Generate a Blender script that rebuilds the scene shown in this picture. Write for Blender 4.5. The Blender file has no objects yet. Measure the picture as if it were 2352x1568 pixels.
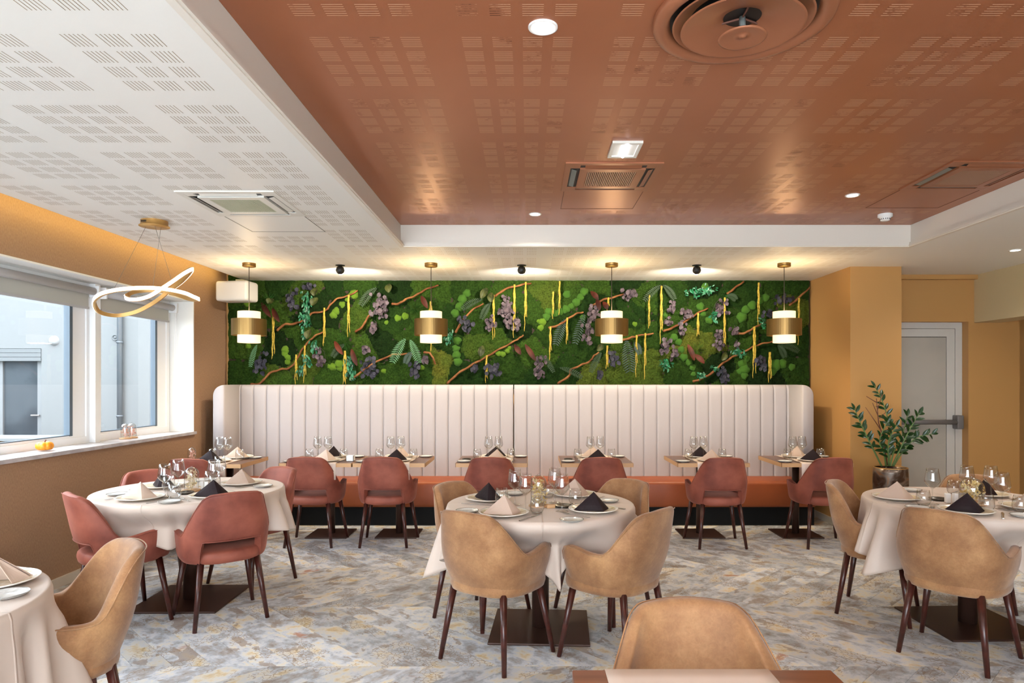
import bpy, math, random
from mathutils import Vector, Matrix, noise
R = math.radians
PI = math.pi
C = bpy.context.scene.collection
SC = bpy.context.scene
random.seed(7)

# ------------------------------------------------------------------ camera, world, sun, exposure
EYE = 1.5
F = 1540.0
cam = bpy.data.objects.new('camera', bpy.data.cameras.new('camera'))
C.objects.link(cam)
cam.location = (0, 0, EYE)
cam.rotation_euler = (R(90), 0, 0)
cam.data.sensor_width = 36
cam.data.lens = F / 2352 * 36
cam.data.shift_x = -37 / 2352
cam.data.shift_y = 93 / 2352
cam.data.clip_start = 0.02
SC.camera = cam
SC.view_settings.view_transform = 'Standard'
SC.view_settings.look = 'None'
SC.view_settings.gamma = 1
SC.view_settings.use_curve_mapping = False
SC.view_settings.exposure = 0.12
SC.cycles.max_bounces = 10
SC.cycles.diffuse_bounces = 5
SC.cycles.transparent_max_bounces = 24
SC.cycles.caustics_reflective = False
SC.cycles.caustics_refractive = False
SC.cycles.sample_clamp_indirect = 6

w = bpy.data.worlds.new('overcast_sky')
SC.world = w
w.use_nodes = True
w.node_tree.nodes['Background'].inputs[0].default_value = (0.88, 0.94, 1.0, 1)
w.node_tree.nodes['Background'].inputs[1].default_value = 13.0

def light(name, kind, loc, power, color=(1, 1, 1), size=0.1, size_y=None, rot=(0, 0, 0), spot=None, blend=.6):
    l = bpy.data.lights.new(name, kind)
    l.energy = power
    l.color = color
    if kind == 'AREA':
        l.size = size
        if size_y:
            l.shape = 'RECTANGLE'; l.size_y = size_y
        else:
            l.shape = 'DISK'
    else:
        l.shadow_soft_size = size
    if spot:
        l.spot_size = spot; l.spot_blend = blend
    o = bpy.data.objects.new(name, l)
    C.objects.link(o)
    o.location = loc
    o.rotation_euler = rot
    return o

WARM = (1.0, .62, .28)
NEUT = (1.0, .90, .78)

# ------------------------------------------------------------------ helpers
def me(name, V, Fc, mat=None, smooth=False, mats=None, idx=None):
    m = bpy.data.meshes.new(name)
    m.from_pydata(V, [], Fc)
    if mats:
        for x in mats: m.materials.append(x)
        m.polygons.foreach_set('material_index', idx)
    elif mat:
        m.materials.append(mat)
    if smooth:
        m.polygons.foreach_set('use_smooth', [True] * len(m.polygons))
    m.update()
    return m

def ob(name, mesh, parent=None, loc=(0, 0, 0), rot=(0, 0, 0), scale=None, **props):
    o = bpy.data.objects.new(name, mesh)
    C.objects.link(o)
    o.location = loc
    o.rotation_euler = rot
    if scale: o.scale = scale
    if parent: o.parent = parent
    for k, v in props.items(): o[k] = v
    return o

def thing(name, label, cat, loc=(0, 0, 0), rz=0, group=None):
    o = ob(name, None, None, loc, (0, 0, rz), label=label, category=cat)
    o.empty_display_size = .1
    if group: o['group'] = group
    return o

def tag(o, label, cat, group=None):
    o['label'] = label; o['category'] = cat
    if group: o['group'] = group
    return o

def struct(name, mesh, **k):
    return ob(name, mesh, kind='structure', **k)

def copy_tree(o, parent=None):
    c = o.copy(); C.objects.link(c); c.parent = parent
    if parent: c.matrix_parent_inverse = o.matrix_parent_inverse.copy()
    for ch in list(o.children): copy_tree(ch, c)
    return c

class MB:
    def __init__(s): s.v = []; s.f = []; s.i = []; s.cur = 0
    def add(s, V, Fc):
        n = len(s.v); s.v += [tuple(x) for x in V]; s.f += [tuple(a + n for a in f) for f in Fc]; s.i += [s.cur] * len(Fc)
    def box(s, x0, x1, y0, y1, z0, z1):
        s.add([(x0, y0, z0), (x1, y0, z0), (x1, y1, z0), (x0, y1, z0), (x0, y0, z1), (x1, y0, z1), (x1, y1, z1), (x0, y1, z1)],
              [(0, 3, 2, 1), (4, 5, 6, 7), (0, 1, 5, 4), (1, 2, 6, 5), (2, 3, 7, 6), (3, 0, 4, 7)])
    def tube(s, pts, r, n=8, caps=True):
        rs = r if isinstance(r, (list, tuple)) else [r] * len(pts)
        P = [Vector(p) for p in pts]
        rings = []
        up = None
        for i, p in enumerate(P):
            d = (P[min(i + 1, len(P) - 1)] - P[max(i - 1, 0)]).normalized()
            if up is None:
                up = Vector((0, 0, 1)) if abs(d.z) < .9 else Vector((1, 0, 0))
            a = d.cross(up).normalized(); b = a.cross(d).normalized(); up = b
            rings.append([p + (a * math.cos(2 * PI * k / n) + b * math.sin(2 * PI * k / n)) * rs[i] for k in range(n)])
        V = [q for rg in rings for q in rg]
        Fc = [(i * n + k, i * n + (k + 1) % n, (i + 1) * n + (k + 1) % n, (i + 1) * n + k) for i in range(len(P) - 1) for k in range(n)]
        if caps:
            Fc.append(tuple(range(n))[::-1]); Fc.append(tuple((len(P) - 1) * n + k for k in range(n)))
        s.add(V, Fc)
    def lathe(s, prof, n=24, c=(0, 0, 0), wob=None):
        V = []
        for (r, z) in prof:
            for k in range(n):
                a = 2 * PI * k / n
                rr = r * (wob(a) if wob else 1)
                V.append((c[0] + rr * math.cos(a), c[1] + rr * math.sin(a), c[2] + z))
        Fc = [(i * n + k, i * n + (k + 1) % n, (i + 1) * n + (k + 1) % n, (i + 1) * n + k) for i in range(len(prof) - 1) for k in range(n)]
        s.add(V, Fc)
    def mesh(s, name, mat=None, smooth=False, mats=None):
        return me(name, s.v, s.f, mat, smooth, mats, s.i if mats else None)

def boxm(name, x0, x1, y0, y1, z0, z1, mat):
    b = MB(); b.box(x0, x1, y0, y1, z0, z1); return b.mesh(name, mat)

def rbox(name, sx, sy, sz, r, mat, n=4):
    """rounded box centred on xy, from z=0 to sz"""
    import bmesh
    bm = bmesh.new()
    bmesh.ops.create_cube(bm, size=1)
    for v in bm.verts:
        v.co = (v.co.x * sx, v.co.y * sy, (v.co.z + .5) * sz)
    bmesh.ops.bevel(bm, geom=bm.edges[:] + bm.verts[:], offset=r, segments=n, profile=.5, affect='EDGES')
    m = bpy.data.meshes.new(name); bm.to_mesh(m); bm.free()
    m.materials.append(mat)
    m.polygons.foreach_set('use_smooth', [True] * len(m.polygons))
    return m

def sm(e0, e1, x):
    t = max(0, min(1, (x - e0) / (e1 - e0))); return t * t * (3 - 2 * t)

def srgb(h):
    h = h.lstrip('#')
    c = [int(h[i:i + 2], 16) / 255 for i in (0, 2, 4)]
    return tuple(x / 12.92 if x <= .04045 else ((x + .055) / 1.055) ** 2.4 for x in c) + (1,)

# ------------------------------------------------------------------ materials
def newmat(name):
    m = bpy.data.materials.new(name); m.use_nodes = True
    return m, m.node_tree.nodes, m.node_tree.links, m.node_tree.nodes['Principled BSDF']

def setp(b, **k):
    names = dict(base='Base Color', rough='Roughness', metal='Metallic', spec='Specular IOR Level', trans='Transmission Weight',
                 sheen='Sheen Weight', sheenr='Sheen Roughness', sheent='Sheen Tint', coat='Coat Weight', coatr='Coat Roughness', emis='Emission Color', es='Emission Strength',
                 sss='Subsurface Weight')
    for a, v in k.items():
        b.inputs[names[a]].default_value = v

def M(name, col, rough=.5, metal=0, nz=None, bump=None, **k):
    """nz=(scale, colour2, contrast lo, hi[, stretch]) noise variation; bump=(scale, strength[, stretch])"""
    m, N, L, b = newmat(name)
    c = srgb(col) if isinstance(col, str) else col
    setp(b, base=c, rough=rough, metal=metal, **k)
    tc = None
    def mapped(stretch):
        nonlocal tc
        if tc is None: tc = N.new('ShaderNodeTexCoord')
        mp = N.new('ShaderNodeMapping'); mp.inputs['Scale'].default_value = stretch
        L.new(tc.outputs['Object'], mp.inputs['Vector']); return mp.outputs[0]
    if nz:
        t = N.new('ShaderNodeTexNoise'); t.inputs['Scale'].default_value = nz[0]; t.inputs['Detail'].default_value = 6
        L.new(mapped(nz[4] if len(nz) > 4 else (1, 1, 1)), t.inputs['Vector'])
        r = N.new('ShaderNodeValToRGB')
        r.color_ramp.elements[0].position = nz[2]; r.color_ramp.elements[1].position = nz[3]
        r.color_ramp.elements[0].color = c
        r.color_ramp.elements[1].color = srgb(nz[1])
        L.new(t.outputs[0], r.inputs[0]); L.new(r.outputs[0], b.inputs['Base Color'])
    if bump:
        t = N.new('ShaderNodeTexNoise'); t.inputs['Scale'].default_value = bump[0]; t.inputs['Detail'].default_value = 4
        L.new(mapped(bump[2] if len(bump) > 2 else (1, 1, 1)), t.inputs['Vector'])
        bp = N.new('ShaderNodeBump'); bp.inputs['Strength'].default_value = bump[1]; bp.inputs['Distance'].default_value = .01
        L.new(t.outputs[0], bp.inputs['Height']); L.new(bp.outputs[0], b.inputs['Normal'])
    return m

def emit(name, col, s):
    m, N, L, b = newmat(name)
    setp(b, base=(.8, .8, .8, 1), emis=srgb(col), es=s)
    return m

def thin_glass(name, tint=(1, 1, 1, 1), ior=1.5, boost=1.0):
    m, N, L, b = newmat(name)
    N.remove(b)
    out = N['Material Output']
    t = N.new('ShaderNodeBsdfTransparent'); t.inputs[0].default_value = tint
    g = N.new('ShaderNodeBsdfGlossy'); g.inputs['Roughness'].default_value = .02
    f = N.new('ShaderNodeFresnel'); f.inputs[0].default_value = ior
    mx = N.new('ShaderNodeMixShader')
    mu = N.new('ShaderNodeMath'); mu.operation = 'MULTIPLY'; mu.inputs[1].default_value = boost; mu.use_clamp = True
    geo = N.new('ShaderNodeNewGeometry'); inv = N.new('ShaderNodeMath'); inv.operation = 'SUBTRACT'; inv.inputs[0].default_value = 1
    L.new(geo.outputs['Backfacing'], inv.inputs[1])
    mb_ = N.new('ShaderNodeMath'); mb_.operation = 'MULTIPLY'; mb_.use_clamp = True
    L.new(f.outputs[0], mu.inputs[0]); L.new(mu.outputs[0], mb_.inputs[0]); L.new(inv.outputs[0], mb_.inputs[1]); L.new(mb_.outputs[0], mx.inputs[0])
    L.new(t.outputs[0], mx.inputs[1]); L.new(g.outputs[0], mx.inputs[2]); L.new(mx.outputs[0], out.inputs[0])
    return m

def suede(name, c1, c2, c3):
    m, N, L, b = newmat(name)
    setp(b, rough=.62, sheen=.25, sheenr=.5, spec=.3)
    tc = N.new('ShaderNodeTexCoord')
    n1 = N.new('ShaderNodeTexNoise'); n1.inputs['Scale'].default_value = 5.5; n1.inputs['Detail'].default_value = 8; n1.inputs['Roughness'].default_value = .65
    n2 = N.new('ShaderNodeTexNoise'); n2.inputs['Scale'].default_value = 55; n2.inputs['Detail'].default_value = 5; n2.inputs['Distortion'].default_value = 2
    L.new(tc.outputs['Object'], n1.inputs['Vector']); L.new(tc.outputs['Object'], n2.inputs['Vector'])
    r = N.new('ShaderNodeValToRGB'); e = r.color_ramp.elements
    e[0].position = .33; e[0].color = srgb(c1); e[1].position = .68; e[1].color = srgb(c3)
    x = e.new(.5); x.color = srgb(c2)
    L.new(n1.outputs[0], r.inputs[0])
    mx = N.new('ShaderNodeMix'); mx.data_type = 'RGBA'; mx.blend_type = 'OVERLAY'; mx.inputs[0].default_value = .22
    L.new(r.outputs[0], mx.inputs['A']); L.new(n2.outputs[1] if False else n2.outputs[0], mx.inputs['B'])
    L.new(mx.outputs['Result'], b.inputs['Base Color'])
    bp = N.new('ShaderNodeBump'); bp.inputs['Strength'].default_value = .12; bp.inputs['Distance'].default_value = .004
    L.new(n2.outputs[0], bp.inputs['Height']); L.new(bp.outputs[0], b.inputs['Normal'])
    return m

def wood(name, c1, c2, c3, rough=.35, scale=1):
    m, N, L, b = newmat(name)
    setp(b, rough=rough)
    tc = N.new('ShaderNodeTexCoord'); mp = N.new('ShaderNodeMapping'); mp.inputs['Scale'].default_value = (2.2 * scale, 26 * scale, 26 * scale)
    L.new(tc.outputs['Object'], mp.inputs[0])
    n = N.new('ShaderNodeTexNoise'); n.inputs['Scale'].default_value = 1; n.inputs['Detail'].default_value = 7; n.inputs['Distortion'].default_value = .6
    L.new(mp.outputs[0], n.inputs['Vector'])
    r = N.new('ShaderNodeValToRGB'); e = r.color_ramp.elements
    e[0].position = .3; e[0].color = srgb(c1); e[1].position = .7; e[1].color = srgb(c3); x = e.new(.5); x.color = srgb(c2)
    L.new(n.outputs[0], r.inputs[0]); L.new(r.outputs[0], b.inputs['Base Color'])
    return m

def floor_mat():
    m, N, L, b = newmat('vinyl_floor')
    setp(b, rough=.5, spec=.3)
    tc = N.new('ShaderNodeTexCoord'); oi = N.new('ShaderNodeObjectInfo')
    g = N.new('ShaderNodeTexCoord')
    # every plank shifts the print by its own random amount
    cmb = N.new('ShaderNodeCombineXYZ')
    for k, f in ((0, 37.0), (1, 91.0), (2, 53.0)):
        mm = N.new('ShaderNodeMath'); mm.operation = 'MULTIPLY'; mm.inputs[1].default_value = f
        L.new(oi.outputs['Random'], mm.inputs[0]); L.new(mm.outputs[0], cmb.inputs[k])
    add = N.new('ShaderNodeVectorMath'); add.operation = 'ADD'
    L.new(tc.outputs['Object'], add.inputs[0]); L.new(cmb.outputs[0], add.inputs[1])
    def noi(s, stretch, det=6, rough=.55, dist=0):
        mp = N.new('ShaderNodeMapping'); mp.inputs['Scale'].default_value = stretch
        L.new(add.outputs[0], mp.inputs[0])
        n = N.new('ShaderNodeTexNoise'); n.inputs['Scale'].default_value = s; n.inputs['Detail'].default_value = det; n.inputs['Roughness'].default_value = rough; n.inputs['Distortion'].default_value = dist
        L.new(mp.outputs[0], n.inputs['Vector']); return n
    n1 = noi(6.5, (1.12, .85, 1), 9, .66, .15)
    r = N.new('ShaderNodeValToRGB'); e = r.color_ramp.elements
    cols = [(.30, '#7d7268'), (.39, '#98918b'), (.45, '#a3a9b0'), (.51, '#c6cbd1'), (.58, '#d8d2c2'), (.64, '#cfb98c'), (.74, '#b3956f')]
    e[0].position = cols[0][0]; e[0].color = srgb(cols[0][1]); e[1].position = cols[-1][0]; e[1].color = srgb(cols[-1][1])
    for p, c in cols[1:-1]:
        x = e.new(p); x.color = srgb(c)
    L.new(n1.outputs[0], r.inputs[0])
    # fine brushed streaks
    n2 = noi(30, (1, .35, 1), 5, .7, .8)
    r2 = N.new('ShaderNodeValToRGB'); r2.color_ramp.elements[0].position = .42; r2.color_ramp.elements[1].position = .62
    L.new(n2.outputs[0], r2.inputs[0])
    mx = N.new('ShaderNodeMix'); mx.data_type = 'RGBA'; mx.inputs['B'].default_value = srgb('#c9ccd0')
    mf = N.new('ShaderNodeMath'); mf.operation = 'MULTIPLY'; mf.inputs[1].default_value = .38
    L.new(r2.outputs[0], mf.inputs[0]); L.new(mf.outputs[0], mx.inputs[0]); L.new(r.outputs[0], mx.inputs['A'])
    # rust accents
    n3 = noi(2.1, (1, 1.5, 1), 7, .6, .4)
    r3 = N.new('ShaderNodeValToRGB'); r3.color_ramp.elements[0].position = .66; r3.color_ramp.elements[1].position = .70
    L.new(n3.outputs[0], r3.inputs[0])
    mx2 = N.new('ShaderNodeMix'); mx2.data_type = 'RGBA'; mx2.inputs['B'].default_value = srgb('#a86f4d')
    mf2 = N.new('ShaderNodeMath'); mf2.operation = 'MULTIPLY'; mf2.inputs[1].default_value = .8
    L.new(r3.outputs[0], mf2.inputs[0]); L.new(mf2.outputs[0], mx2.inputs[0]); L.new(mx.outputs['Result'], mx2.inputs['A'])
    # brown worn patches with crisp edges
    n4 = noi(4.5, (1.3, .8, 1), 5, .6, .3)
    r4 = N.new('ShaderNodeValToRGB'); r4.color_ramp.elements[0].position = .60; r4.color_ramp.elements[1].position = .615
    L.new(n4.outputs[0], r4.inputs[0])
    mx3 = N.new('ShaderNodeMix'); mx3.data_type = 'RGBA'; mx3.inputs['B'].default_value = srgb('#8f7d6d')
    mf3 = N.new('ShaderNodeMath'); mf3.operation = 'MULTIPLY'; mf3.inputs[1].default_value = .7
    L.new(r4.outputs[0], mf3.inputs[0]); L.new(mf3.outputs[0], mx3.inputs[0]); L.new(mx2.outputs['Result'], mx3.inputs['A'])
    # crackle areas
    mp = N.new('ShaderNodeMapping'); mp.inputs['Scale'].default_value = (42, 34, 42)
    L.new(add.outputs[0], mp.inputs[0])
    v = N.new('ShaderNodeTexVoronoi'); v.feature = 'DISTANCE_TO_EDGE'; v.inputs['Scale'].default_value = 1
    L.new(mp.outputs[0], v.inputs['Vector'])
    lt = N.new('ShaderNodeMath'); lt.operation = 'LESS_THAN'; lt.inputs[1].default_value = .055
    L.new(v.outputs['Distance'], lt.inputs[0])
    n5 = noi(2.8, (1, 1, 1), 3)
    gt = N.new('ShaderNodeMath'); gt.operation = 'GREATER_THAN'; gt.inputs[1].default_value = .55
    L.new(n5.outputs[0], gt.inputs[0])
    mul = N.new('ShaderNodeMath'); mul.operation = 'MULTIPLY'; L.new(lt.outputs[0], mul.inputs[0]); L.new(gt.outputs[0], mul.inputs[1])
    mul2 = N.new('ShaderNodeMath'); mul2.operation = 'MULTIPLY'; mul2.inputs[1].default_value = .65; L.new(mul.outputs[0], mul2.inputs[0])
    mx4 = N.new('ShaderNodeMix'); mx4.data_type = 'RGBA'; mx4.inputs['B'].default_value = srgb('#8a7355')
    L.new(mul2.outputs[0], mx4.inputs[0]); L.new(mx3.outputs['Result'], mx4.inputs['A'])
    # whole-plank tint
    hsv = N.new('ShaderNodeHueSaturation')
    mr = N.new('ShaderNodeMapRange'); mr.inputs['To Min'].default_value = .76; mr.inputs['To Max'].default_value = 1.16
    L.new(oi.outputs['Random'], mr.inputs[0]); L.new(mr.outputs[0], hsv.inputs['Value']); L.new(mx4.outputs['Result'], hsv.inputs['Color'])
    L.new(hsv.outputs[0], b.inputs['Base Color'])
    return m

def copper_slot_mat():
    m, N, L, b = newmat('paint_worn_slots')
    setp(b, rough=.6)
    tc = N.new('ShaderNodeTexCoord')
    n = N.new('ShaderNodeTexNoise'); n.inputs['Scale'].default_value = 3.2; n.inputs['Detail'].default_value = 9; n.inputs['Roughness'].default_value = .75
    L.new(tc.outputs['Object'], n.inputs['Vector'])
    r = N.new('ShaderNodeValToRGB'); e = r.color_ramp.elements
    e[0].position = .38; e[0].color = srgb('#5e3523'); e[1].position = .47; e[1].color = srgb('#dfb08c')
    x = e.new(.42); x.color = srgb('#a4694c')
    L.new(n.outputs[0], r.inputs[0]); L.new(r.outputs[0], b.inputs['Base Color'])
    return m

def plate_mat(name, centre, rim, r0):
    m, N, L, b = newmat(name)
    setp(b, rough=.18, coat=.4)
    tc = N.new('ShaderNodeTexCoord'); ln = N.new('ShaderNodeVectorMath'); ln.operation = 'LENGTH'
    mp = N.new('ShaderNodeMapping'); mp.inputs['Scale'].default_value = (1, 1, 0)
    L.new(tc.outputs['Object'], mp.inputs[0]); L.new(mp.outputs[0], ln.inputs[0])
    n = N.new('ShaderNodeTexNoise'); n.inputs['Scale'].default_value = 60; n.inputs['Detail'].default_value = 5
    L.new(tc.outputs['Object'], n.inputs['Vector'])
    r = N.new('ShaderNodeValToRGB'); r.color_ramp.elements[0].position = .4; r.color_ramp.elements[1].position = .65
    r.color_ramp.elements[0].color = srgb(centre[0]); r.color_ramp.elements[1].color = srgb(centre[1])
    L.new(n.outputs[0], r.inputs[0])
    gt = N.new('ShaderNodeMath'); gt.operation = 'GREATER_THAN'; gt.inputs[1].default_value = r0; L.new(ln.outputs['Value'], gt.inputs[0])
    mx = N.new('ShaderNodeMix'); mx.data_type = 'RGBA'; mx.inputs['B'].default_value = srgb(rim)
    L.new(gt.outputs[0], mx.inputs[0]); L.new(r.outputs[0], mx.inputs['A']); L.new(mx.outputs['Result'], b.inputs['Base Color'])
    return m

def cloth_mat():
    m, N, L, b = newmat('satin_tablecloth')
    setp(b, base=srgb('#c9b8ab'), rough=.5, sheen=.2, sheenr=.4)
    tc = N.new('ShaderNodeTexCoord'); sp = N.new('ShaderNodeSeparateXYZ'); L.new(tc.outputs['Object'], sp.inputs[0])
    # ironed crease lines as fine relief
    hs = []
    for ax in ('X', 'Y'):
        a = N.new('ShaderNodeMath'); a.operation = 'ABSOLUTE'; L.new(sp.outputs[ax], a.inputs[0])
        mr = N.new('ShaderNodeMapRange'); mr.inputs['From Max'].default_value = .006; mr.inputs['To Min'].default_value = 1; mr.inputs['To Max'].default_value = 0
        L.new(a.outputs[0], mr.inputs[0]); hs.append(mr)
    ad = N.new('ShaderNodeMath'); ad.operation = 'MAXIMUM'; L.new(hs[0].outputs[0], ad.inputs[0]); L.new(hs[1].outputs[0], ad.inputs[1])
    bp = N.new('ShaderNodeBump'); bp.inputs['Strength'].default_value = .8; bp.inputs['Distance'].default_value = .003
    L.new(ad.outputs[0], bp.inputs['Height']); L.new(bp.outputs[0], b.inputs['Normal'])
    return m

mt = {}
mt['white_ceiling'] = M('white_ceiling', '#efeee9', .42)
mt['tray_paint'] = M('tray_paint', '#e6dfd4', .5)
mt['copper_ceiling'] = M('copper_ceiling', '#ad6d4b', .35, .3, bump=(1.3, .05), nz=(1.2, '#a56543', .35, .65))
mt['copper_trim'] = M('copper_trim', '#a5694a', .34, .3)
mt['slot_white'] = M('slot_shadow', '#a28f7a', .8)
mt['slot_copper'] = copper_slot_mat()
mt['fabric_wall'] = M('woven_wall_fabric', '#96745a', .85, nz=(150, '#a98667', .3, .7, (1, 1, .35)), bump=(220, .35, (1, .3, 1)))
mt['ochre'] = M('ochre_paint', '#bb8d54', .5, bump=(60, .02))
mt['beige_wall'] = M('beige_paint', '#c9b78f', .5)
mt['white_paint'] = M('white_paint', '#e9e9e6', .5)
mt['upvc'] = M('white_window_profile', '#f4f6f8', .3)
mt['gasket'] = M('dark_gasket', '#4c5a66', .5)
mt['sill'] = M('grey_stone_sill', '#a9a5a8', .25, nz=(9, '#bdb9ba', .4, .6))
mt['blind'] = M('grey_blind_fabric', '#b9bab3', .8)
mt['blindtube'] = M('blind_tube', '#b4b4b6', .45)
mt['pane'] = thin_glass('window_glass', (.97, .985, .99, 1), 1.45, .9)
mt['glass'] = thin_glass('clear_glass', (.95, .955, .955, 1), 1.5, 2.6)
mt['suede'] = suede('caramel_suede', '#80593a', '#956b47', '#ae845a')
mt['velvet'] = M('terracotta_velvet', '#713427', .62, nz=(5, '#9b5543', .36, .66), bump=(90, .05), sheen=.4, sheenr=.35, sheent=srgb('#e0a090'))
mt['leg'] = wood('dark_stained_wood', '#32140f', '#3f1b15', '#4b221a', .3, 1)
mt['metal_brown'] = M('brown_powder_coat', '#3f2a22', .42, .3)
mt['table_wood'] = wood('walnut_laminate', '#4a2f26', '#60402f', '#73513f', .35)
mt['table_wood_red'] = wood('reddish_wood', '#6f3a26', '#8a4f35', '#9d6142', .3)
mt['edge'] = M('oak_edge', '#c49a6e', .5)
mt['bench_leather'] = M('rust_leather', '#87401b', .45, nz=(3, '#964a22', .4, .6), bump=(120, .05))
mt['bench_fabric'] = M('pale_linen_upholstery', '#aaa3a3', .7, bump=(260, .1, (1, 1, .2)), sheen=.2)
mt['black'] = M('black_plinth', '#060606', .6, spec=.2)
mt['cloth'] = cloth_mat()
mt['runner'] = M('pale_runner', '#dccabd', .6)
mt['nap_dark'] = M('aubergine_napkin', '#1f1317', .6, spec=.2)
mt['nap_taupe'] = M('taupe_napkin', '#bda696', .5, sheen=.05)
mt['plate'] = plate_mat('glazed_stoneware', ('#cfc0a0', '#e3d9c3'), '#efebe2', .128)
mt['bread'] = plate_mat('grey_stoneware', ('#c9cbca', '#dcdedd'), '#8f8d88', .0615)
mt['steel'] = M('polished_steel', '#cfcfcf', .18, 1)
mt['dish'] = M('pewter_dish', '#5c5752', .25, .8)
mt['porcelain'] = M('white_porcelain', '#f0f0ee', .2)
mt['petal'] = M('dried_petals', '#d9b45c', .8, nz=(30, '#f0e2b4', .4, .6))
mt['petal_pale'] = M('pale_dried_petals', '#e6cfa0', .8, nz=(30, '#f4ead4', .4, .6))
mt['pink'] = M('pink_dried_roses', '#d9a08c', .8, nz=(40, '#efc4b4', .4, .6))
mt['baseboardm'] = M('cream_baseboard', '#cfc5b6', .5)
mt['brass'] = M('brushed_brass', '#977949', .42, .9, bump=(40, .05, (1, 1, .05)))
mt['gold'] = M('satin_gold', '#c09556', .4, .45)
mt['shade'] = None
mt['cable'] = M('black_cable', '#2a2420', .6)
mt['cablew'] = M('steel_cable', '#8d8a86', .4, .6)
mt['moss'] = None
mt['door'] = M('grey_door', '#a9a49b', .4, nz=(2, '#b2aca2', .4, .6))
mt['doorframe'] = M('door_frame_white', '#c9c6c0', .35)
mt['bar'] = M('grey_plastic_bar', '#6d6a69', .4)
mt['soil'] = M('soil', '#2a1d14', .9)
mt['leafgreen'] = M('glossy_leaf', '#123512', .3, nz=(8, '#1f4d1a', .4, .65))
mt['stemgreen'] = M('green_stem', '#5d7a44', .5)
mt['twig'] = M('brown_twig', '#6b4234', .7)
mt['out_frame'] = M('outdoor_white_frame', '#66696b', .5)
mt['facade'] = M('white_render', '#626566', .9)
mt['outglass'] = M('dark_window', '#262b30', .12, nz=(1.2, '#3c4247', .45, .6))
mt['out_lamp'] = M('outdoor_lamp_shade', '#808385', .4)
mt['shutter'] = M('shutter_slats', '#55595b', .6)
mt['pipe'] = M('grey_downpipe', '#474d52', .5)
mt['timber'] = M('pale_timber', '#6f634f', .8, nz=(4, '#5a4d3a', .4, .6, (1, 1, 8)))
mt['pumpkin'] = M('pumpkin_skin', '#e08a18', .4)
mt['charcoal'] = M('matt_black_metal', '#151515', .45)
mt['silverfin'] = M('grey_air_vane', '#7d827f', .35, .3)

# moss colours by patch
def moss_mat():
    m, N, L, b = newmat('preserved_moss')
    setp(b, rough=.95, spec=.1)
    tc = N.new('ShaderNodeTexCoord'); at = N.new('ShaderNodeAttribute'); at.attribute_name = 'tone'
    n = N.new('ShaderNodeTexNoise'); n.inputs['Scale'].default_value = 55; n.inputs['Detail'].default_value = 6; n.inputs['Roughness'].default_value = .75
    n0 = N.new('ShaderNodeTexNoise'); n0.inputs['Scale'].default_value = 6; n0.inputs['Detail'].default_value = 4
    L.new(tc.outputs['Object'], n.inputs['Vector']); L.new(tc.outputs['Object'], n0.inputs['Vector'])
    a = N.new('ShaderNodeMath'); a.operation = 'MULTIPLY_ADD'; a.inputs[1].default_value = .26; a.inputs[2].default_value = -.13
    L.new(n0.outputs[0], a.inputs[0])
    s = N.new('ShaderNodeMath'); s.operation = 'ADD'; L.new(at.outputs['Fac'], s.inputs[0]); L.new(a.outputs[0], s.inputs[1])
    r = N.new('ShaderNodeValToRGB'); e = r.color_ramp.elements
    e[0].position = 0; e[0].color = srgb('#16280c'); e[1].position = 1; e[1].color = srgb('#8f6d1c')
    for p, c in ((.25, '#213f10'), (.5, '#3c5c16'), (.72, '#60701f')):
        x = e.new(p); x.color = srgb(c)
    L.new(s.outputs[0], r.inputs[0])
    mr = N.new('ShaderNodeMapRange'); mr.inputs['From Min'].default_value = .3; mr.inputs['From Max'].default_value = .7; mr.inputs['To Min'].default_value = .15; mr.inputs['To Max'].default_value = 1.0
    L.new(n.outputs[0], mr.inputs[0])
    hsv = N.new('ShaderNodeHueSaturation'); hsv.inputs['Saturation'].default_value = .95
    L.new(r.outputs[0], hsv.inputs['Color']); L.new(mr.outputs[0], hsv.inputs['Value']); L.new(hsv.outputs[0], b.inputs['Base Color'])
    bp = N.new('ShaderNodeBump'); bp.inputs['Strength'].default_value = .9; bp.inputs['Distance'].default_value = .02
    L.new(n.outputs[0], bp.inputs['Height']); L.new(bp.outputs[0], b.inputs['Normal'])
    return m
mt['moss'] = moss_mat()
mt['mound'] = M('bright_ball_moss', '#47700f', .95, nz=(45, '#7aa01c', .35, .65), bump=(70, .8))
mt['mound2'] = M('deep_ball_moss', '#2f5c10', .95, nz=(45, '#4f8219', .35, .65), bump=(70, .8))
mt['branch'] = M('peeled_branch', '#5a3018', .7, nz=(9, '#8a5c36', .35, .65), spec=.2)
mt['amaranth'] = M('yellow_amaranth', '#a0852a', .9, nz=(60, '#c9ad46', .35, .65), bump=(120, .9))
mt['euc_dark'] = M('slate_eucalyptus', '#1c1c26', .6, nz=(20, '#33323e', .4, .6), spec=.3)
mt['euc_mauve'] = M('mauve_eucalyptus', '#352b31', .6, nz=(20, '#5a4c52', .4, .6), spec=.3)
mt['ruscus'] = M('teal_green_leaf', '#0f4a2e', .45, nz=(20, '#1f7048', .4, .6))
mt['fern_dark'] = M('dark_fern', '#18300f', .7)
mt['fern_pale'] = M('pale_fern', '#47704a', .7)
mt['fern_grey'] = M('grey_green_fern', '#24382e', .7)
mt['magnolia'] = M('rust_magnolia_leaf', '#2c110b', .6, nz=(5, '#552516', .4, .6), spec=.2)
mt['olive_leaf'] = M('olive_folded_leaf', '#252b12', .55, nz=(30, '#454a22', .4, .6, (1, 1, .1)), spec=.3)
mt['grass'] = M('green_grass_tuft', '#2c6a22', .7)

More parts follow.
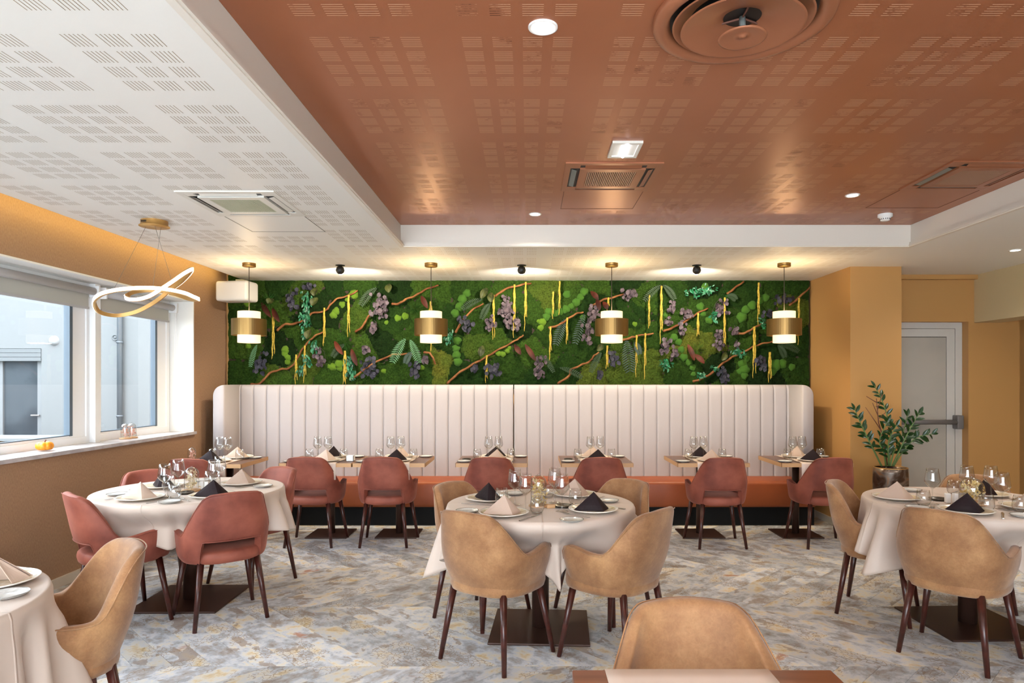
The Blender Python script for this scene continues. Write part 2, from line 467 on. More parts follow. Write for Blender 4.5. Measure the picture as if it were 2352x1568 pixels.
# ------------------------------------------------------------------ room dimensions
XL, YB, ZC, ZT = -3.44, 7.65, 2.65, 2.84      # left wall, back wall, white ceiling, copper ceiling
TX0, TX1, TY1 = -1.09, 3.265, 5.72            # tray
YF = -2.0

# ---- floor: chevron planks
fl = struct('floor', boxm('floor', XL - .1, 7.0, YF - .1, 8.6, -.06, -.004, M('floor_screed', '#6e6861', .9)))
mfloor = floor_mat()
PW, PR = .215, .94
PLN = {}
def plank_mesh(sgn):
    """chevron plank whose local Y runs along the plank; the object is turned by 45 degrees"""
    g = .0011
    e = 1 if sgn > 0 else -1
    V = [(g, g), (PW - g, g), (PW - g - e * PR, PR - g), (g - e * PR, PR - g)]
    c, s_ = math.cos(-e * PI / 4), math.sin(-e * PI / 4)
    V = [(x * c - y * s_, x * s_ + y * c) for x, y in V]
    W_ = [(x, y, -.004) for x, y in V] + [(x, y, 0) for x, y in V]
    return me('floor_plank', W_, [(0, 3, 2, 1), (4, 5, 6, 7), (0, 1, 5, 4), (1, 2, 6, 5), (2, 3, 7, 6), (3, 0, 4, 7)], mfloor)
pm = {1: plank_mesh(1), -1: plank_mesh(-1)}
cand = []
rest = MB()
for row in range(-6, 5):
    y0 = 3.54 + row * PR
    sgn = 1 if row % 2 == 0 else -1
    if y0 > 8.5: continue
    for k in range(-24, 44):
        x0 = -1.23 + k * PW
        xm = x0 + PW / 2 - sgn * PR / 2; ym = y0 + PR / 2
        if xm < XL - .5 or xm > 6.9: continue
        px = 1213 + xm * F / max(ym, .1); 
        vis = ym > 2.2 and -150 < px < 2502 and ym < 7.9
        cand.append((0 if vis else 1, ym, x0, y0, sgn))
cand.sort()
for i, (vv, ym, x0, y0, sgn) in enumerate(cand):
    if i < 300 and vv == 0:
        ob('floor_plank', pm[sgn], fl, (x0, y0, 0), (0, 0, sgn * PI / 4))
    else:
        e = 1 if sgn > 0 else -1
        g = .0007
        rest.add([(x0 + g, y0 + g, 0), (x0 + PW - g, y0 + g, 0), (x0 + PW - g - e * PR, y0 + PR - g, 0), (x0 + g - e * PR, y0 + PR - g, 0)], [(0, 1, 2, 3)])
ob('floor_planking', rest.mesh('floor_planking', mfloor), fl, kind='stuff')

# ---- left wall with window opening
WY1, WZ0, WZ1 = 6.9, .965, 2.335
wl = MB()
wl.box(XL - .3, XL, YF, YB + .15, -.02, WZ0)
wl.box(XL - .3, XL, YF, YB + .15, WZ1, 2.98)
wl.box(XL - .3, XL, WY1, YB + .15, WZ0, WZ1)
wl.box(XL - .3, XL, YF, .6, WZ0, WZ1)
struct('wall_left', wl.mesh('wall_left', mt['fabric_wall']))
rv = MB()
rv.box(XL - .29, XL + .002, WY1 - .012, WY1 + .001, WZ0, WZ1)
rv.box(XL - .29, XL + .002, .6, WY1 - .012, WZ1 - .012, WZ1 + .001)
struct('trim_reveal', rv.mesh('trim_reveal', mt['white_paint']))
sl = struct('trim_window_sill', boxm('trim_window_sill', XL - .24, XL + .03, .6, WY1 + .004, WZ0, WZ0 + .028, mt['sill']))
struct('baseboard_left', boxm('baseboard_left', XL, XL + .018, YF, 7.03, 0, .07, mt['baseboardm']))

# windows in the left wall
WXp = -3.70
def left_window(n, y0, y1, panes):
    f = MB()
    z0, z1 = WZ0 + .028, WZ1 - .012
    f.box(WXp - .05, WXp + .02, y0, y1, z0, z0 + .055)
    f.box(WXp - .05, WXp + .02, y0, y1, z1 - .06, z1)
    f.box(WXp - .05, WXp + .02, y0, y0 + .05, z0 + .055, z1 - .06)
    f.box(WXp - .05, WXp + .02, y1 - .05, y1, z0 + .055, z1 - .06)
    w_ = struct('window_%d' % n, f.mesh('window_frame', mt['upvc']))
    s = MB()
    a, b_ = y0 + .05, y1 - .05
    s.box(WXp - .045, WXp + .005, b_ - .16, b_, z0 + .055, z1 - .06)
    s.box(WXp - .045, WXp + .005, a, a + .07, z0 + .055, z1 - .06)
    s.box(WXp - .044, WXp + .004, a + .07, b_ - .16, z0 + .055, z0 + .075)
    s.box(WXp - .044, WXp + .004, a + .07, b_ - .16, z1 - .1, z1 - .06)
    ob('sash', s.mesh('sash', mt['upvc']), w_)
    g = MB(); g.box(WXp - .04, WXp + .008, b_ - .19, b_ - .155, z0 + .07, z1 - .1); g.box(WXp - .03, WXp + .007, a + .06, b_ - .17, z0 + .073, z0 + .08)
    ob('gasket', g.mesh('gasket', mt['gasket']), w_)
    ob('glass_pane', boxm('glass_pane', WXp - .028, WXp - .022, a + .06, b_ - .17, z0 + .07, z1 - .1, mt['pane']), w_)
left_window(1, 3.05, 5.64, 1)
left_window(2, 5.68, 6.88, 1)
left_window(3, .62, 3.01, 1)
pf = MB(); pf.box(WXp - .05, WXp + .07, 5.625, 5.69, WZ0 + .028, WZ1 - .012)
struct('trim_mullion', pf.mesh('trim_mullion', mt['upvc']))
def blind(y0, y1, label):
    t = thing('roller_blind', label, 'blind', (-3.62, (y0 + y1) / 2, WZ1 - .08), group='roller blinds over the left windows')
    h = (y1 - y0) / 2
    b = MB(); b.tube([(0, -h + .02, 0), (0, h - .02, 0)], .032, 16)
    ob('tube', b.mesh('tube', mt['blindtube'], True), t)
    ob('blind_fabric', boxm('blind_fabric', -.034, -.032, -h + .03, h - .03, -.135, .0, mt['blind']), t)
    ob('bottom_bar', boxm('bottom_bar', -.041, -.025, -h + .03, h - .03, -.15, -.132, mt['blindtube']), t)
    for sg in (-1, 1):
        ob('bracket', boxm('bracket', -.045, .04, sg * h - .008, sg * h + .008, -.05, .045, mt['upvc']), t)
    return t
blind(3.1, 5.6, 'half-raised grey roller blind over the left part of the window with the pumpkin')
b2 = blind(5.7, 6.84, 'half-raised grey roller blind over the window beside the speaker box')
ch = MB(); ch.tube([(.02, .56, 0), (.02, .56, -1.13)], .002, 6); ch.tube([(.02, .59, 0), (.02, .59, -1.13), (.02, .575, -1.15), (.02, .56, -1.13)], .002, 6)
ob('pull_chain', ch.mesh('pull_chain', mt['upvc']), b2)

# ---- back wall, column, door wall, beam
struct('wall_back', boxm('wall_back', XL - .3, 3.25, YB, YB + .15, -.02, 2.98, mt['ochre']))
cm = MB(); cm.box(3.21, 3.72, 6.68, YB + .1, -.02, 2.66)
struct('wall_column', cm.mesh('wall_column', mt['ochre']))
dw = MB()
DY = 7.23
dw.box(4.748, 5.30, DY, DY + .25, -.02, 2.66)
dw.box(3.70, 4.748, DY, DY + .25, 2.15, 2.66)
dw.box(3.722, 4.81, DY - .06, DY, 2.60, 2.649)
dw.box(3.6, 5.30, DY + .25, DY + .35, -.02, 2.66)
dw.box(5.24, 7.0, 8.3, 8.5, -.02, 2.66)
dw.box(5.24, 5.30, DY + .35, 8.3, -.02, 2.66)
struct('wall_door', dw.mesh('wall_door', mt['ochre']))
struct('trim_beam', boxm('trim_beam', 4.81, 5.1, YF, DY, 2.14, 2.66, mt['beige_wall']))
struct('wall_right', boxm('wall_right', 6.6, 6.75, YF, 8.5, -.02, 2.66, mt['ochre']))
struct('baseboard_right', boxm('baseboard_right', 3.195, 3.21, 6.9, YB, 0, .07, mt['baseboardm']))
# front wall behind the camera, glazed
fw = MB()
fw.box(XL - .3, -3.1, YF - .15, YF, -.02, 2.98); fw.box(2.3, 7.0, YF - .15, YF, -.02, 2.98)
fw.box(-3.1, 2.3, YF - .15, YF, 2.5, 2.98); fw.box(-3.1, 2.3, YF - .15, YF, -.02, .2)
struct('wall_front', fw.mesh('wall_front', mt['white_paint']))
ff = MB()
for x in (-3.1, -1.33, .46, 2.24):
    ff.box(x, x + .06, YF - .1, YF - .04, .26, 2.44)
ff.box(-3.1, 2.3, YF - .1, YF - .04, .2, .26); ff.box(-3.1, 2.3, YF - .1, YF - .04, 2.44, 2.5)
wf = struct('window_4', ff.mesh('front_glazing', mt['upvc']))
for k in range(3):
    ob('glass_pane', boxm('glass_pane', -3.04 + k * 1.79, -1.33 + k * 1.79, YF - .075, YF - .07, .26, 2.44, mt['pane']), wf)

# door
d = struct('door_1', None)
fr = MB()
DX1 = 4.745; y = 7.33
fr.box(DX1 - .075, DX1, y, y + .06, 0, 2.085); fr.box(3.72, DX1, y, y + .06, 2.085, 2.15)
fr.box(3.72, 3.78, y, y + .06, 0, 2.085)
ob('door_frame', fr.mesh('door_frame', mt['doorframe']), d)
cs = MB()
cs.box(DX1 - .165, DX1 - .079, y + .006, y + .05, .02, 1.995); cs.box(3.784, DX1 - .079, y + .006, y + .05, 1.995, 2.081)
ob('leaf_frame', cs.mesh('leaf_frame', mt['doorframe']), d)
ob('gasket', boxm('gasket', 3.785, DX1 - .16, y + .02, y + .047, .025, 1.994, mt['charcoal']), d)
ob('leaf_panel', boxm('leaf_panel', 3.785, DX1 - .172, y + .008, y + .045, .02, 1.988, mt['door']), d)
pb = MB(); pb.tube([(3.95, y - .07, 1.065), (DX1 - .1, y - .07, 1.065)], .026, 16)
ob('push_bar', pb.mesh('push_bar', mt['bar'], True), d)
ob('bar_housing', rbox('bar_housing', .07, .1, .15, .012, mt['bar']), d, (DX1 - .075, y - .048, .99))

# ---- ceiling
ce = MB()
ce.box(-3.21, TX0, YF, YB, ZC, ZC + .06); ce.box(TX0, TX1, TY1, YB, ZC, ZC + .06); ce.box(TX1, 7.0, YF, 8.5, ZC, ZC + .06)
ce.box(TX0, TX1, YF, -1.6, ZC, ZC + .06)
ceil = struct('ceiling', ce.mesh('ceiling', mt['white_ceiling']))
struct('trim_ceiling_roof', boxm('trim_ceiling_roof', XL - .3, 7.0, YF - .15, 8.6, 2.98, 3.05, mt['white_paint']))
tr = struct('ceiling_recess', boxm('ceiling_recess', TX0 - .02, TX1 + .02, -1.6, TY1 + .02, ZT, ZT + .06, mt['copper_ceiling']))
tl = MB()
t_ = .02
zq = ZC + .061
tl.box(TX0 - t_, TX0, -1.6, TY1 + t_, zq, ZT); tl.box(TX1, TX1 + t_, -1.6, TY1 + t_, zq, ZT)
tl.box(TX0, TX1, TY1, TY1 + t_, zq, ZT); tl.box(TX0, TX1, -1.6 - t_, -1.6, zq, ZT)
tl.box(TX0, TX0 + .004, -1.6, TY1, ZC + .036, ZT - .001); tl.box(TX1 - .004, TX1, -1.6, TY1, ZC + .036, ZT - .001); tl.box(TX0 + .004, TX1 - .004, TY1 - .004, TY1, ZC + .036, ZT - .001)
struct('trim_recess_side', tl.mesh('trim_recess_side', mt['tray_paint']))
# moulding lip round the recess
lp = MB()
for (i0, i1, z0, z1) in ((0, .03, -.004, .035), (.03, .042, .002, .014)):
    lp.box(TX0 + i0, TX0 + i1, -1.6, TY1 - i0, ZC + z0, ZC + z1); lp.box(TX1 - i1, TX1 - i0, -1.6, TY1 - i0, ZC + z0, ZC + z1)
    lp.box(TX0 + i1, TX1 - i1, TY1 - i1, TY1 - i0, ZC + z0, ZC + z1)
struct('trim_recess_moulding', lp.mesh('trim_recess_moulding', mt['tray_paint']))

# fixtures that interrupt the perforation (x0,x1,y0,y1)
ACW = (-2.13, -1.53, 4.03, 4.63)
ACC = [(.23, .83, 4.09, 4.69), (2.575, 3.175, 4.06, 4.66)]
hole_w = [(ACW[0] - .01, ACW[1] + .01, ACW[2] - .01, ACW[3] + .62)]
hole_c = [(a - .01, b - .01 + .02, c - .01, d_ + .55) for a, b, c, d_ in ACC] + [(.46, .64, 3.7, 4.0)]
def inside(x, y, H): return any(a < x < b and c < y < e for a, b, c, e in H)
sw = MB(); sw2 = MB()
def strip(mb, x0, x1, y0, y1, z): mb.add([(x0, y0, z), (x0, y1, z), (x1, y1, z), (x1, y0, z)], [(0, 1, 2, 3)])
GX, GY, BX, BY = .5935, .571, .1187, .1155
for gx in range(-4, 11):
    for gy in range(-7, 9):
        for bx in range(4):
            for by in range(4):
                X = -1.551 + gx * GX + bx * BX; Y = 2.787 + gy * GY + by * BY
                if X < -3.16 or X > 4.7 or Y < -1 or Y > YB - .12: continue
                if X > TX0 - .11 and X < TX1 + .03 and Y < TY1 + .03: continue
                if X > 3.1: continue
                if inside(X + .04, Y + .04, hole_w): continue
                if Y < .3: continue
                for k in range(6):
                    strip(sw if Y < 5.7 else sw2, X + k * .0148, X + k * .0148 + .0031, Y, Y + .083, ZC - .0006)
ob('acoustic_slots', sw.mesh('acoustic_slots', mt['slot_white']), ceil, kind='stuff')
ob('faint_slots', sw2.mesh('faint_slots', M('faint_slot_shadow', '#d3c8b8', .6)), ceil, kind='stuff')  # recess shade as flat strips, painted paler above the pendants
sc_ = MB()
for gx in range(-1, 7):
    for gy in range(-5, 6):
        for bx in range(4):
            for by in range(4):
                X = -.259 + gx * .596 + bx * .119; Y = 2.606 + gy * .575 + by * .1155
                if X < TX0 + .05 or X + .08 > TX1 - .05 or Y > TY1 - .1 or Y < .4: continue
                if inside(X + .04, Y + .04, hole_c): continue
                if (X + .04 - .786) ** 2 + (Y + .04 - 2.46) ** 2 < .33 ** 2: continue
                if (X + .04 - .056) ** 2 + (Y + .04 - 2.53) ** 2 < .07 ** 2: continue
                for k in range(6):
                    strip(sc_, X, X + .077, Y + k * .0145, Y + k * .0145 + .003, ZT - .0006)
ob('acoustic_slots', sc_.mesh('acoustic_slots', mt['slot_copper']), tr, kind='stuff')

# cove light above the left wall
light('cove_light', 'AREA', (-3.28, 3.6, 2.72), 14, (1, .77, .25), .04, 7.6, (0, R(72), 0))
cv = MB(); cv.box(-3.25, -3.21, YF, YB, ZC + .06, 2.7)
struct('trim_cove_edge', cv.mesh('trim_cove_edge', mt['white_paint']))

# ------------------------------------------------------------------ courtyard outside
YO = 9.6
def PO(px, py, D): return ((px - 1213) * D / F, EYE - (py - 877) * D / F)
fa = MB()
wx1 = PO(95, 0, YO)[0]; wz1 = PO(0, 800, YO)[1]; wz0 = .62
fa.box(-14, -9.6, YO, YO + .2, -1, 7); fa.box(wx1, -4.2, YO, YO + .2, -1, 7)
fa.box(-9.6, wx1, YO, YO + .2, wz1, PO(0, 655, YO)[1]); fa.box(-9.6, wx1, YO, YO + .2, 4.6, 7); fa.box(-9.6, wx1, YO, YO + .2, -1, wz0)
struct('wall_courtyard', fa.mesh('wall_courtyard', mt['facade']))
struct('ground_courtyard', boxm('ground_courtyard', -14, -3.8, -6, 12, -.5, -.1, mt['facade']))
struct('wall_courtyard_far', boxm('wall_courtyard_far', -14.2, -14, -6, 12, -.5, 5, mt['facade']))
ow = struct('window_5', None)
o1 = MB()
for x in (wx1 - .1, wx1 - .42 - .28, -9.6):
    o1.box(x, x + .1, YO + .06, YO + .12, wz0, wz1)
o1.box(-9.6, wx1, YO + .06, YO + .12, wz0, wz0 + .08)
ob('frame', o1.mesh('frame', mt['out_frame']), ow)
ob('glass_pane', boxm('glass_pane', -9.6, wx1 - .1, YO + .09, YO + .1, wz0, wz1, mt['outglass']), ow)
sb = MB()
for k in range(3): sb.box(-9.6, wx1 - .002, YO - .01, YO + .05, wz1 - .06 - k * .06, wz1 - .005 - k * .06)
ob('shutter_box', sb.mesh('shutter_box', mt['shutter']), ow)
hd = MB(); hd.tube([(wx1 - .05, YO + .03, 1.02), (wx1 - .17, YO + .03, 1.02)], .012, 8)
ob('handle', hd.mesh('handle', mt['bar']), ow)
lz = PO(0, 655, YO)[1]
lv = thing('balcony_screen', 'pale slatted screen high on the white building outside the window', 'screen', (0, 0, 0))
for k in range(7):
    ob('slat', boxm('slat', -9.6, wx1, YO - .04, YO - .02, lz + .05 + k * .09, lz + .12 + k * .09, mt['shutter']), lv)
p_ = PO(125, 782, YO)
wlm = MB(); wlm.lathe([(0, .055), (.04, .05), (.062, .03), (.072, .0)], 24)
tag(ob('wall_lamp', wlm.mesh('wall_lamp', mt['out_lamp'], True), None, (p_[0], YO, p_[1]), (R(90), 0, 0)), 'round white lamp on the facade outside the left window', 'lamp')
p_ = PO(265, 775, YO)
vm = MB(); vm.lathe([(0, .012), (.02, .012), (.022, .004), (.03, .004), (.032, .016), (.045, .016), (.048, 0)], 20)
tag(ob('vent_cap', vm.mesh('vent_cap', mt['shutter'], True), None, (p_[0], YO, p_[1]), (R(90), 0, 0)), 'small round vent cap left of the grey downpipe outside', 'vent')
p_ = PO(281, 0, YO)
dp = thing('downpipe', 'grey downpipe running down the white facade outside', 'pipe', (p_[0], YO - .06, 0))
b = MB(); b.tube([(0, 0, -.1), (0, 0, 6)], .036, 14); ob('pipe', b.mesh('pipe', mt['pipe'], True), dp)
for z in (1.0, 2.05, 3.2):
    b = MB(); b.tube([(0, 0, z), (0, 0, z + .03)], .045, 14); ob('bracket', b.mesh('bracket', mt['pipe'], True), dp)
pl = thing('timber_planter', 'pale timber planter box outside below the window', 'planter', (-6.6, 8.0, -.1))
for k in range(4):
    ob('board', boxm('board', -2.4, 1.1, -.02, .02, .1 + k * .2, .29 + k * .2, mt['timber']), pl)
for x in (-2.2, -.9, .4):
    ob('post', boxm('post', x, x + .09, -.05, -.02, 0, .9, mt['pipe']), pl)
ob('rim', boxm('rim', -2.45, 1.15, -.06, .5, .9, .93, mt['facade']), pl)

# ------------------------------------------------------------------ ceiling fixtures
def cassette(x0, x1, y0, y1, z, body, label, vane, grille, name='air_conditioner'):
    t = thing(name, label, 'air conditioner', ((x0 + x1) / 2, (y0 + y1) / 2, z))
    s = (x1 - x0) / 2
    b = MB()
    for (a0, a1, c0, c1) in ((-s, s, -s, -s + .035), (-s, s, s - .035, s), (-s, -s + .035, -s + .035, s - .035), (s - .035, s, -s + .035, s - .035)):
        b.box(a0, a1, c0, c1, -.008, 0)
    ob('outer_frame', b.mesh('outer_frame', body), t)
    ob('housing', boxm('housing', -s + .03, s - .03, -s + .03, s - .03, -.002, -.0008, mt['ac_dark']), t)
    b = MB()
    q = s - .095
    for (a0, a1, c0, c1) in ((-q, q, -q, -q + .05), (-q, q, q - .05, q), (-q, -q + .05, -q + .05, q - .05), (q - .05, q, -q + .05, q - .05)):
        b.box(a0, a1, c0, c1, -.016, -.0022)
    for sx in (-1, 1):
        for sy in (-1, 1):
            b.box(sx * (s - .065) - .0295, sx * (s - .065) + .0295, sy * (s - .065) - .0295, sy * (s - .065) + .0295, -.0075, -.0023)
    ob('face_panel', b.mesh('face_panel', body), t)
    b = MB()
    n = 26
    for k in range(n):
        x = -q + .05 + (2 * q - .1) * (k + .5) / n
        b.box(x - .0035, x + .0035, -q + .05, q - .05, -.015, -.007)
    ob('grille', b.mesh('grille', grille, ), t, kind='stuff')
    for a in range(4):
        b = MB()
        b.add([(-q + .03, -s + .045, -.004), (q - .03, -s + .045, -.004), (q - .03, -s + .075, -.013), (-q + .03, -s + .075, -.013),
               (-q + .03, -s + .045, -.0025), (q - .03, -s + .045, -.0025), (q - .03, -s + .076, -.0115), (-q + .03, -s + .076, -.0115)],
              [(0, 3, 2, 1), (4, 5, 6, 7), (0, 1, 5, 4), (1, 2, 6, 5), (2, 3, 7, 6), (3, 0, 4, 7)])
        ob('air_vane', b.mesh('air_vane', body if a in (0, 1) else vane), t, (0, 0, 0), (0, 0, a * PI / 2))
    # access panel beyond
    g = MB(); pw = s - .02
    for (a0, a1, c0, c1) in ((-pw, -pw + .004, s, s + .5), (pw - .004, pw, s, s + .5), (-pw, pw, s + .496, s + .5)):
        g.box(a0, a1, c0, c1, -.002, -.0005)
    ob('access_panel_joint', g.mesh('access_panel_joint', mt['twig'] if body is not mt['white_plastic'] else mt['bar']), t)
    return t
mt['ac_dark'] = M('air_outlet_shadow', '#2e2f30', .6)
mt['white_plastic'] = M('white_plastic', '#e2e0d8', .4)
mt['grille_g'] = M('pale_green_grille', '#c8c9b4', .6)
mt['grille_c'] = M('copper_grille', '#b38a72', .45, .2)
cassette(*ACW, ZC, mt['white_plastic'], 'white square ceiling air conditioner above the twisted gold light', mt['silverfin'], mt['grille_g'])
cassette(*ACC[0], ZT, mt['copper_trim'], 'copper painted ceiling air conditioner just behind the square lamp', mt['silverfin'], mt['grille_c'])
cassette(*ACC[1], ZT, mt['copper_trim'], 'copper painted ceiling air conditioner by the right edge of the recess', mt['silverfin'], mt['grille_c'])

t = thing('round_air_diffuser', 'large round copper air diffuser with nested cones in the ceiling', 'diffuser', (.786, 2.46, ZT))
b = MB(); b.lathe([(.323, 0), (.325, -.012), (.318, -.024), (.30, -.03), (.285, -.03), (.272, -.022), (.262, -.005), (.26, .0)], 72)
ob('outer_ring', b.mesh('outer_ring', mt['copper_trim'], True), t)
b = MB(); b.lathe([(.252, -.022), (.248, -.026), (.243, -.022), (.21, -.008), (.19, -.003)], 64)
ob('middle_cone', b.mesh('middle_cone', mt['copper_trim'], True), t)
b = MB(); b.lathe([(.222, -.042), (.218, -.046), (.212, -.044), (.16, -.032), (.11, -.018), (.075, -.008), (.066, 0)], 64)
ob('inner_cone', b.mesh('inner_cone', mt['copper_trim'], True), t)
b = MB(); b.lathe([(.0, -.078), (.012, -.077), (.014, -.072), (.035, -.072), (.078, -.082), (.086, -.081), (.087, -.077), (.04, -.055), (0, -.048)], 40)
ob('centre_dish', b.mesh('centre_dish', mt['copper_trim'], True), t)
b = MB(); b.tube([(0, 0, -.07), (0, 0, -.002)], .012, 12); ob('stem', b.mesh('stem', mt['silverfin'], True), t)
b = MB(); b.lathe([(.262, -.0015), (0, -.0015)], 48); ob('throat', b.mesh('throat', mt['charcoal']), t)
for k in range(3):
    a = k * 2 * PI / 3 + .5
    b = MB(); b.tube([(0, 0, -.006), (.075 * math.cos(a), .075 * math.sin(a), -.006)], .004, 6); ob('spoke', b.mesh('spoke', mt['twig']), t)

led = emit('downlight_led', '#fff0dc', 14)
def downlight(x, y, z, label, power, r=.056):
    t = thing('downlight', label, 'downlight', (x, y, z))
    b = MB(); b.lathe([(r, 0), (r, -.005), (r * .93, -.007), (r * .74, -.004), (r * .74, -.002)], 32); ob('rim', b.mesh('rim', mt['porcelain'], True), t)
    b = MB(); b.lathe([(r * .74, -.004), (0, -.004)], 24); ob('lens', b.mesh('lens', led), t)
    l = light('downlight_or_fill', 'SPOT', (x, y, z - .03), power, NEUT, .05, spot=R(150), blend=.8)
    return t
downlight(.056, 2.53, ZT, 'large glowing round downlight nearest the camera on the copper ceiling', 32)
downlight(.056, 5.35, ZT, 'round downlight at the far end of the copper ceiling, left of the square lamp', 26, .05)
downlight(2.327, 4.81, ZT, 'round downlight on the copper ceiling near the smoke detector', 30, .05)
downlight(4.247, 5.845, ZC, 'small round downlight in the white ceiling above the door corner', 36, .05)
for (x, y, z, n, p) in ((4.0, 4.0, ZC, 'one', 90), (2.327, .6, ZT, 'two', 40), (.056, -.4, ZT, 'three', 30)):  # unseen beams without fixtures: the first inferred from a table shadow, others added fill
    l = light('downlight_or_fill', 'SPOT', (x, y, z - .02), p, NEUT, .05, spot=R(150), blend=.8)

t = thing('emergency_light', 'square white lamp with a glowing tube on the copper ceiling', 'lamp', (.555, 3.85, ZT))
b = MB()
for (a0, a1, c0, c1) in ((-.085, .085, -.125, -.1), (-.085, .085, .1, .125), (-.085, -.065, -.1, .1), (.065, .085, -.1, .1)): b.box(a0, a1, c0, c1, -.014, 0)
ob('frame', b.mesh('frame', mt['white_plastic']), t)
ob('reflector', boxm('reflector', -.066, .066, -.102, .102, -.006, -.001, mt['white_plastic']), t)
b = MB(); b.tube([(0, -.1, -.014), (0, .09, -.014)], .011, 12); ob('tube', b.mesh('tube', emit('tube_glow', '#f2f4ff', 9), True), t)

t = thing('smoke_detector', 'round white smoke detector on the copper ceiling', 'detector', (2.854, 5.36, ZT))
b = MB(); b.lathe([(.055, 0), (.055, -.022), (.04, -.03), (.04, -.034), (.034, -.05), (.02, -.055), (0, -.055)], 32); ob('body', b.mesh('body', mt['porcelain'], True), t)
b = MB()
for k in range(16):
    a = k * PI / 8; b.tube([(.0385 * math.cos(a), .0385 * math.sin(a), -.035), (.0355 * math.cos(a), .0355 * math.sin(a), -.046)], .003, 6)
ob('vents', b.mesh('vents', mt['charcoal']), t, kind='stuff')

# track spots
for i, x in enumerate((-1.85, -.064, 1.66)):
    t = thing('spotlight', ['small black ball spotlight between the first and second pendant lamps from the window',
                            'small black ball spotlight between the two middle pendant lamps',
                            'small black ball spotlight between the two pendant lamps on the right'][i], 'spotlight', (x, 6.6, ZC))
    b = MB(); b.lathe([(.0, 0), (.045, 0), (.045, -.006), (0, -.008)], 20); ob('base', b.mesh('base', mt['charcoal'], True), t)
    b = MB(); b.lathe([(0, -.09), (.02, -.087), (.036, -.072), (.043, -.05), (.036, -.026), (.02, -.013), (0, -.008)], 24); ob('head', b.mesh('head', mt['charcoal'], True), t)
    b = MB(); b.lathe([(.027, 0), (.025, .006), (0, .008)], 20); ob('lens', b.mesh('lens', emit('spot_glow', '#ffe2bc', 10)), t, (0, .028, -.071), (R(-127), 0, 0))
    light('spot_beam', 'SPOT', (x, 6.65, ZC - .1), 85, (1, .88, .70), .03, rot=(R(58), 0, 0), spot=R(158), blend=.7)

# ------------------------------------------------------------------ pendant lamps
def glow_shade():
    m, N, L, b = newmat('glowing_fabric_shade')
    setp(b, base=srgb('#f6ead2'), rough=.8, emis=srgb('#ffdcab'), es=1.05)
    return m
mt['shade'] = glow_shade()
def band(name, r, z0, z1, th, mat, n=48):
    b = MB(); b.lathe([(r, z0), (r, z1), (r - th, z1), (r - th, z0), (r, z0)], n); return b.mesh(name, mat, False)
for i, x in enumerate((-2.705, -.941, .81, 2.482)):
    t = thing('pendant_lamp', ['brass band pendant lamp nearest the window wall', 'brass band pendant lamp second from the window wall',
                               'brass band pendant lamp third from the window wall', 'brass band pendant lamp nearest the ochre wall'][i], 'pendant lamp', (x, 6.5, ZC),
              group='row of brass pendant lamps before the moss wall')
    b = MB(); b.lathe([(0, -.036), (.055, -.036), (.062, -.032), (.062, 0)], 32); ob('ceiling_rose', b.mesh('ceiling_rose', mt['brass'], True), t)
    b = MB(); b.tube([(0, 0, -.036), (0, 0, -.47)], .0035, 8); ob('cord', b.mesh('cord', mt['cable']), t)
    s = band('shade', .105, -.77, -.468, .003, mt['shade']); so = ob('shade', s, t); so.data.polygons.foreach_set('use_smooth', [True] * len(s.polygons))
    b = MB(); b.lathe([(.103, -.765), (0, -.765)], 32); ob('diffuser', b.mesh('diffuser', mt['shade']), t)
    bd = band('brass_band', .161, -.70, -.542, .004, mt['brass']); bo = ob('brass_band', bd, t)
    b = MB()
    for k in range(3):
        a = k * 2 * PI / 3; b.tube([(.104 * math.cos(a), .104 * math.sin(a), -.55), (.158 * math.cos(a), .158 * math.sin(a), -.55)], .003, 6)
    ob('spokes', b.mesh('spokes', mt['brass']), t)
    light('pendant_up', 'AREA', (x, 6.5, 2.19), 4.5, (1, .72, .38), .19, rot=(PI, 0, 0))
    light('pendant_down', 'AREA', (x, 6.5, 1.875), 6, (1, .78, .5), .19)

# ------------------------------------------------------------------ twisted gold light
pts2 = [(850, 325, 4.5), (800, 300, 4.42), (740, 275, 4.36), (620, 250, 4.30), (500, 238, 4.28), (350, 240, 4.3), (200, 258, 4.36), (100, 290, 4.44), (55, 340, 4.56),
        (80, 410, 4.68), (150, 440, 4.76), (250, 447, 4.82), (370, 422, 4.86), (480, 370, 4.88), (570, 310, 4.86), (640, 250, 4.84), (720, 190, 4.78), (780, 130, 4.70),
        (802, 92, 4.60), (740, 125, 4.50), (650, 190, 4.44), (560, 250, 4.42), (480, 300, 4.44), (400, 324, 4.48), (330, 325, 4.52), (300, 305, 4.58),
        (330, 280, 4.66), (400, 262, 4.72), (500, 256, 4.76), (600, 262, 4.78), (700, 292, 4.76), (790, 322, 4.68)]
P3 = []
for (x, y, D) in pts2:
    px = 200 + x / 3.336; py = 590 + y / 3.336
    P3.append(Vector(((px - 1213) * D / F, D, EYE - (py - 877) * D / F)))
def catmull(P, n):
    out = []
    L = len(P)
    for i in range(L):
        p0, p1, p2, p3 = P[i - 1], P[i], P[(i + 1) % L], P[(i + 2) % L]
        for k in range(n):
            t = k / n
            out.append(.5 * ((2 * p1) + (-p0 + p2) * t + (2 * p0 - 5 * p1 + 4 * p2 - p3) * t * t + (-p0 + 3 * p1 - 3 * p2 + p3) * t ** 3))
    return out
Q = catmull(P3, 6)
ctr = Vector((-2.62, 4.58, 0))
t = thing('twisted_led_pendant', 'twisted gold loop pendant with a glowing led strip hanging by the window', 'pendant lamp', (-2.67, 4.79, ZC))
O = Vector(t.location)
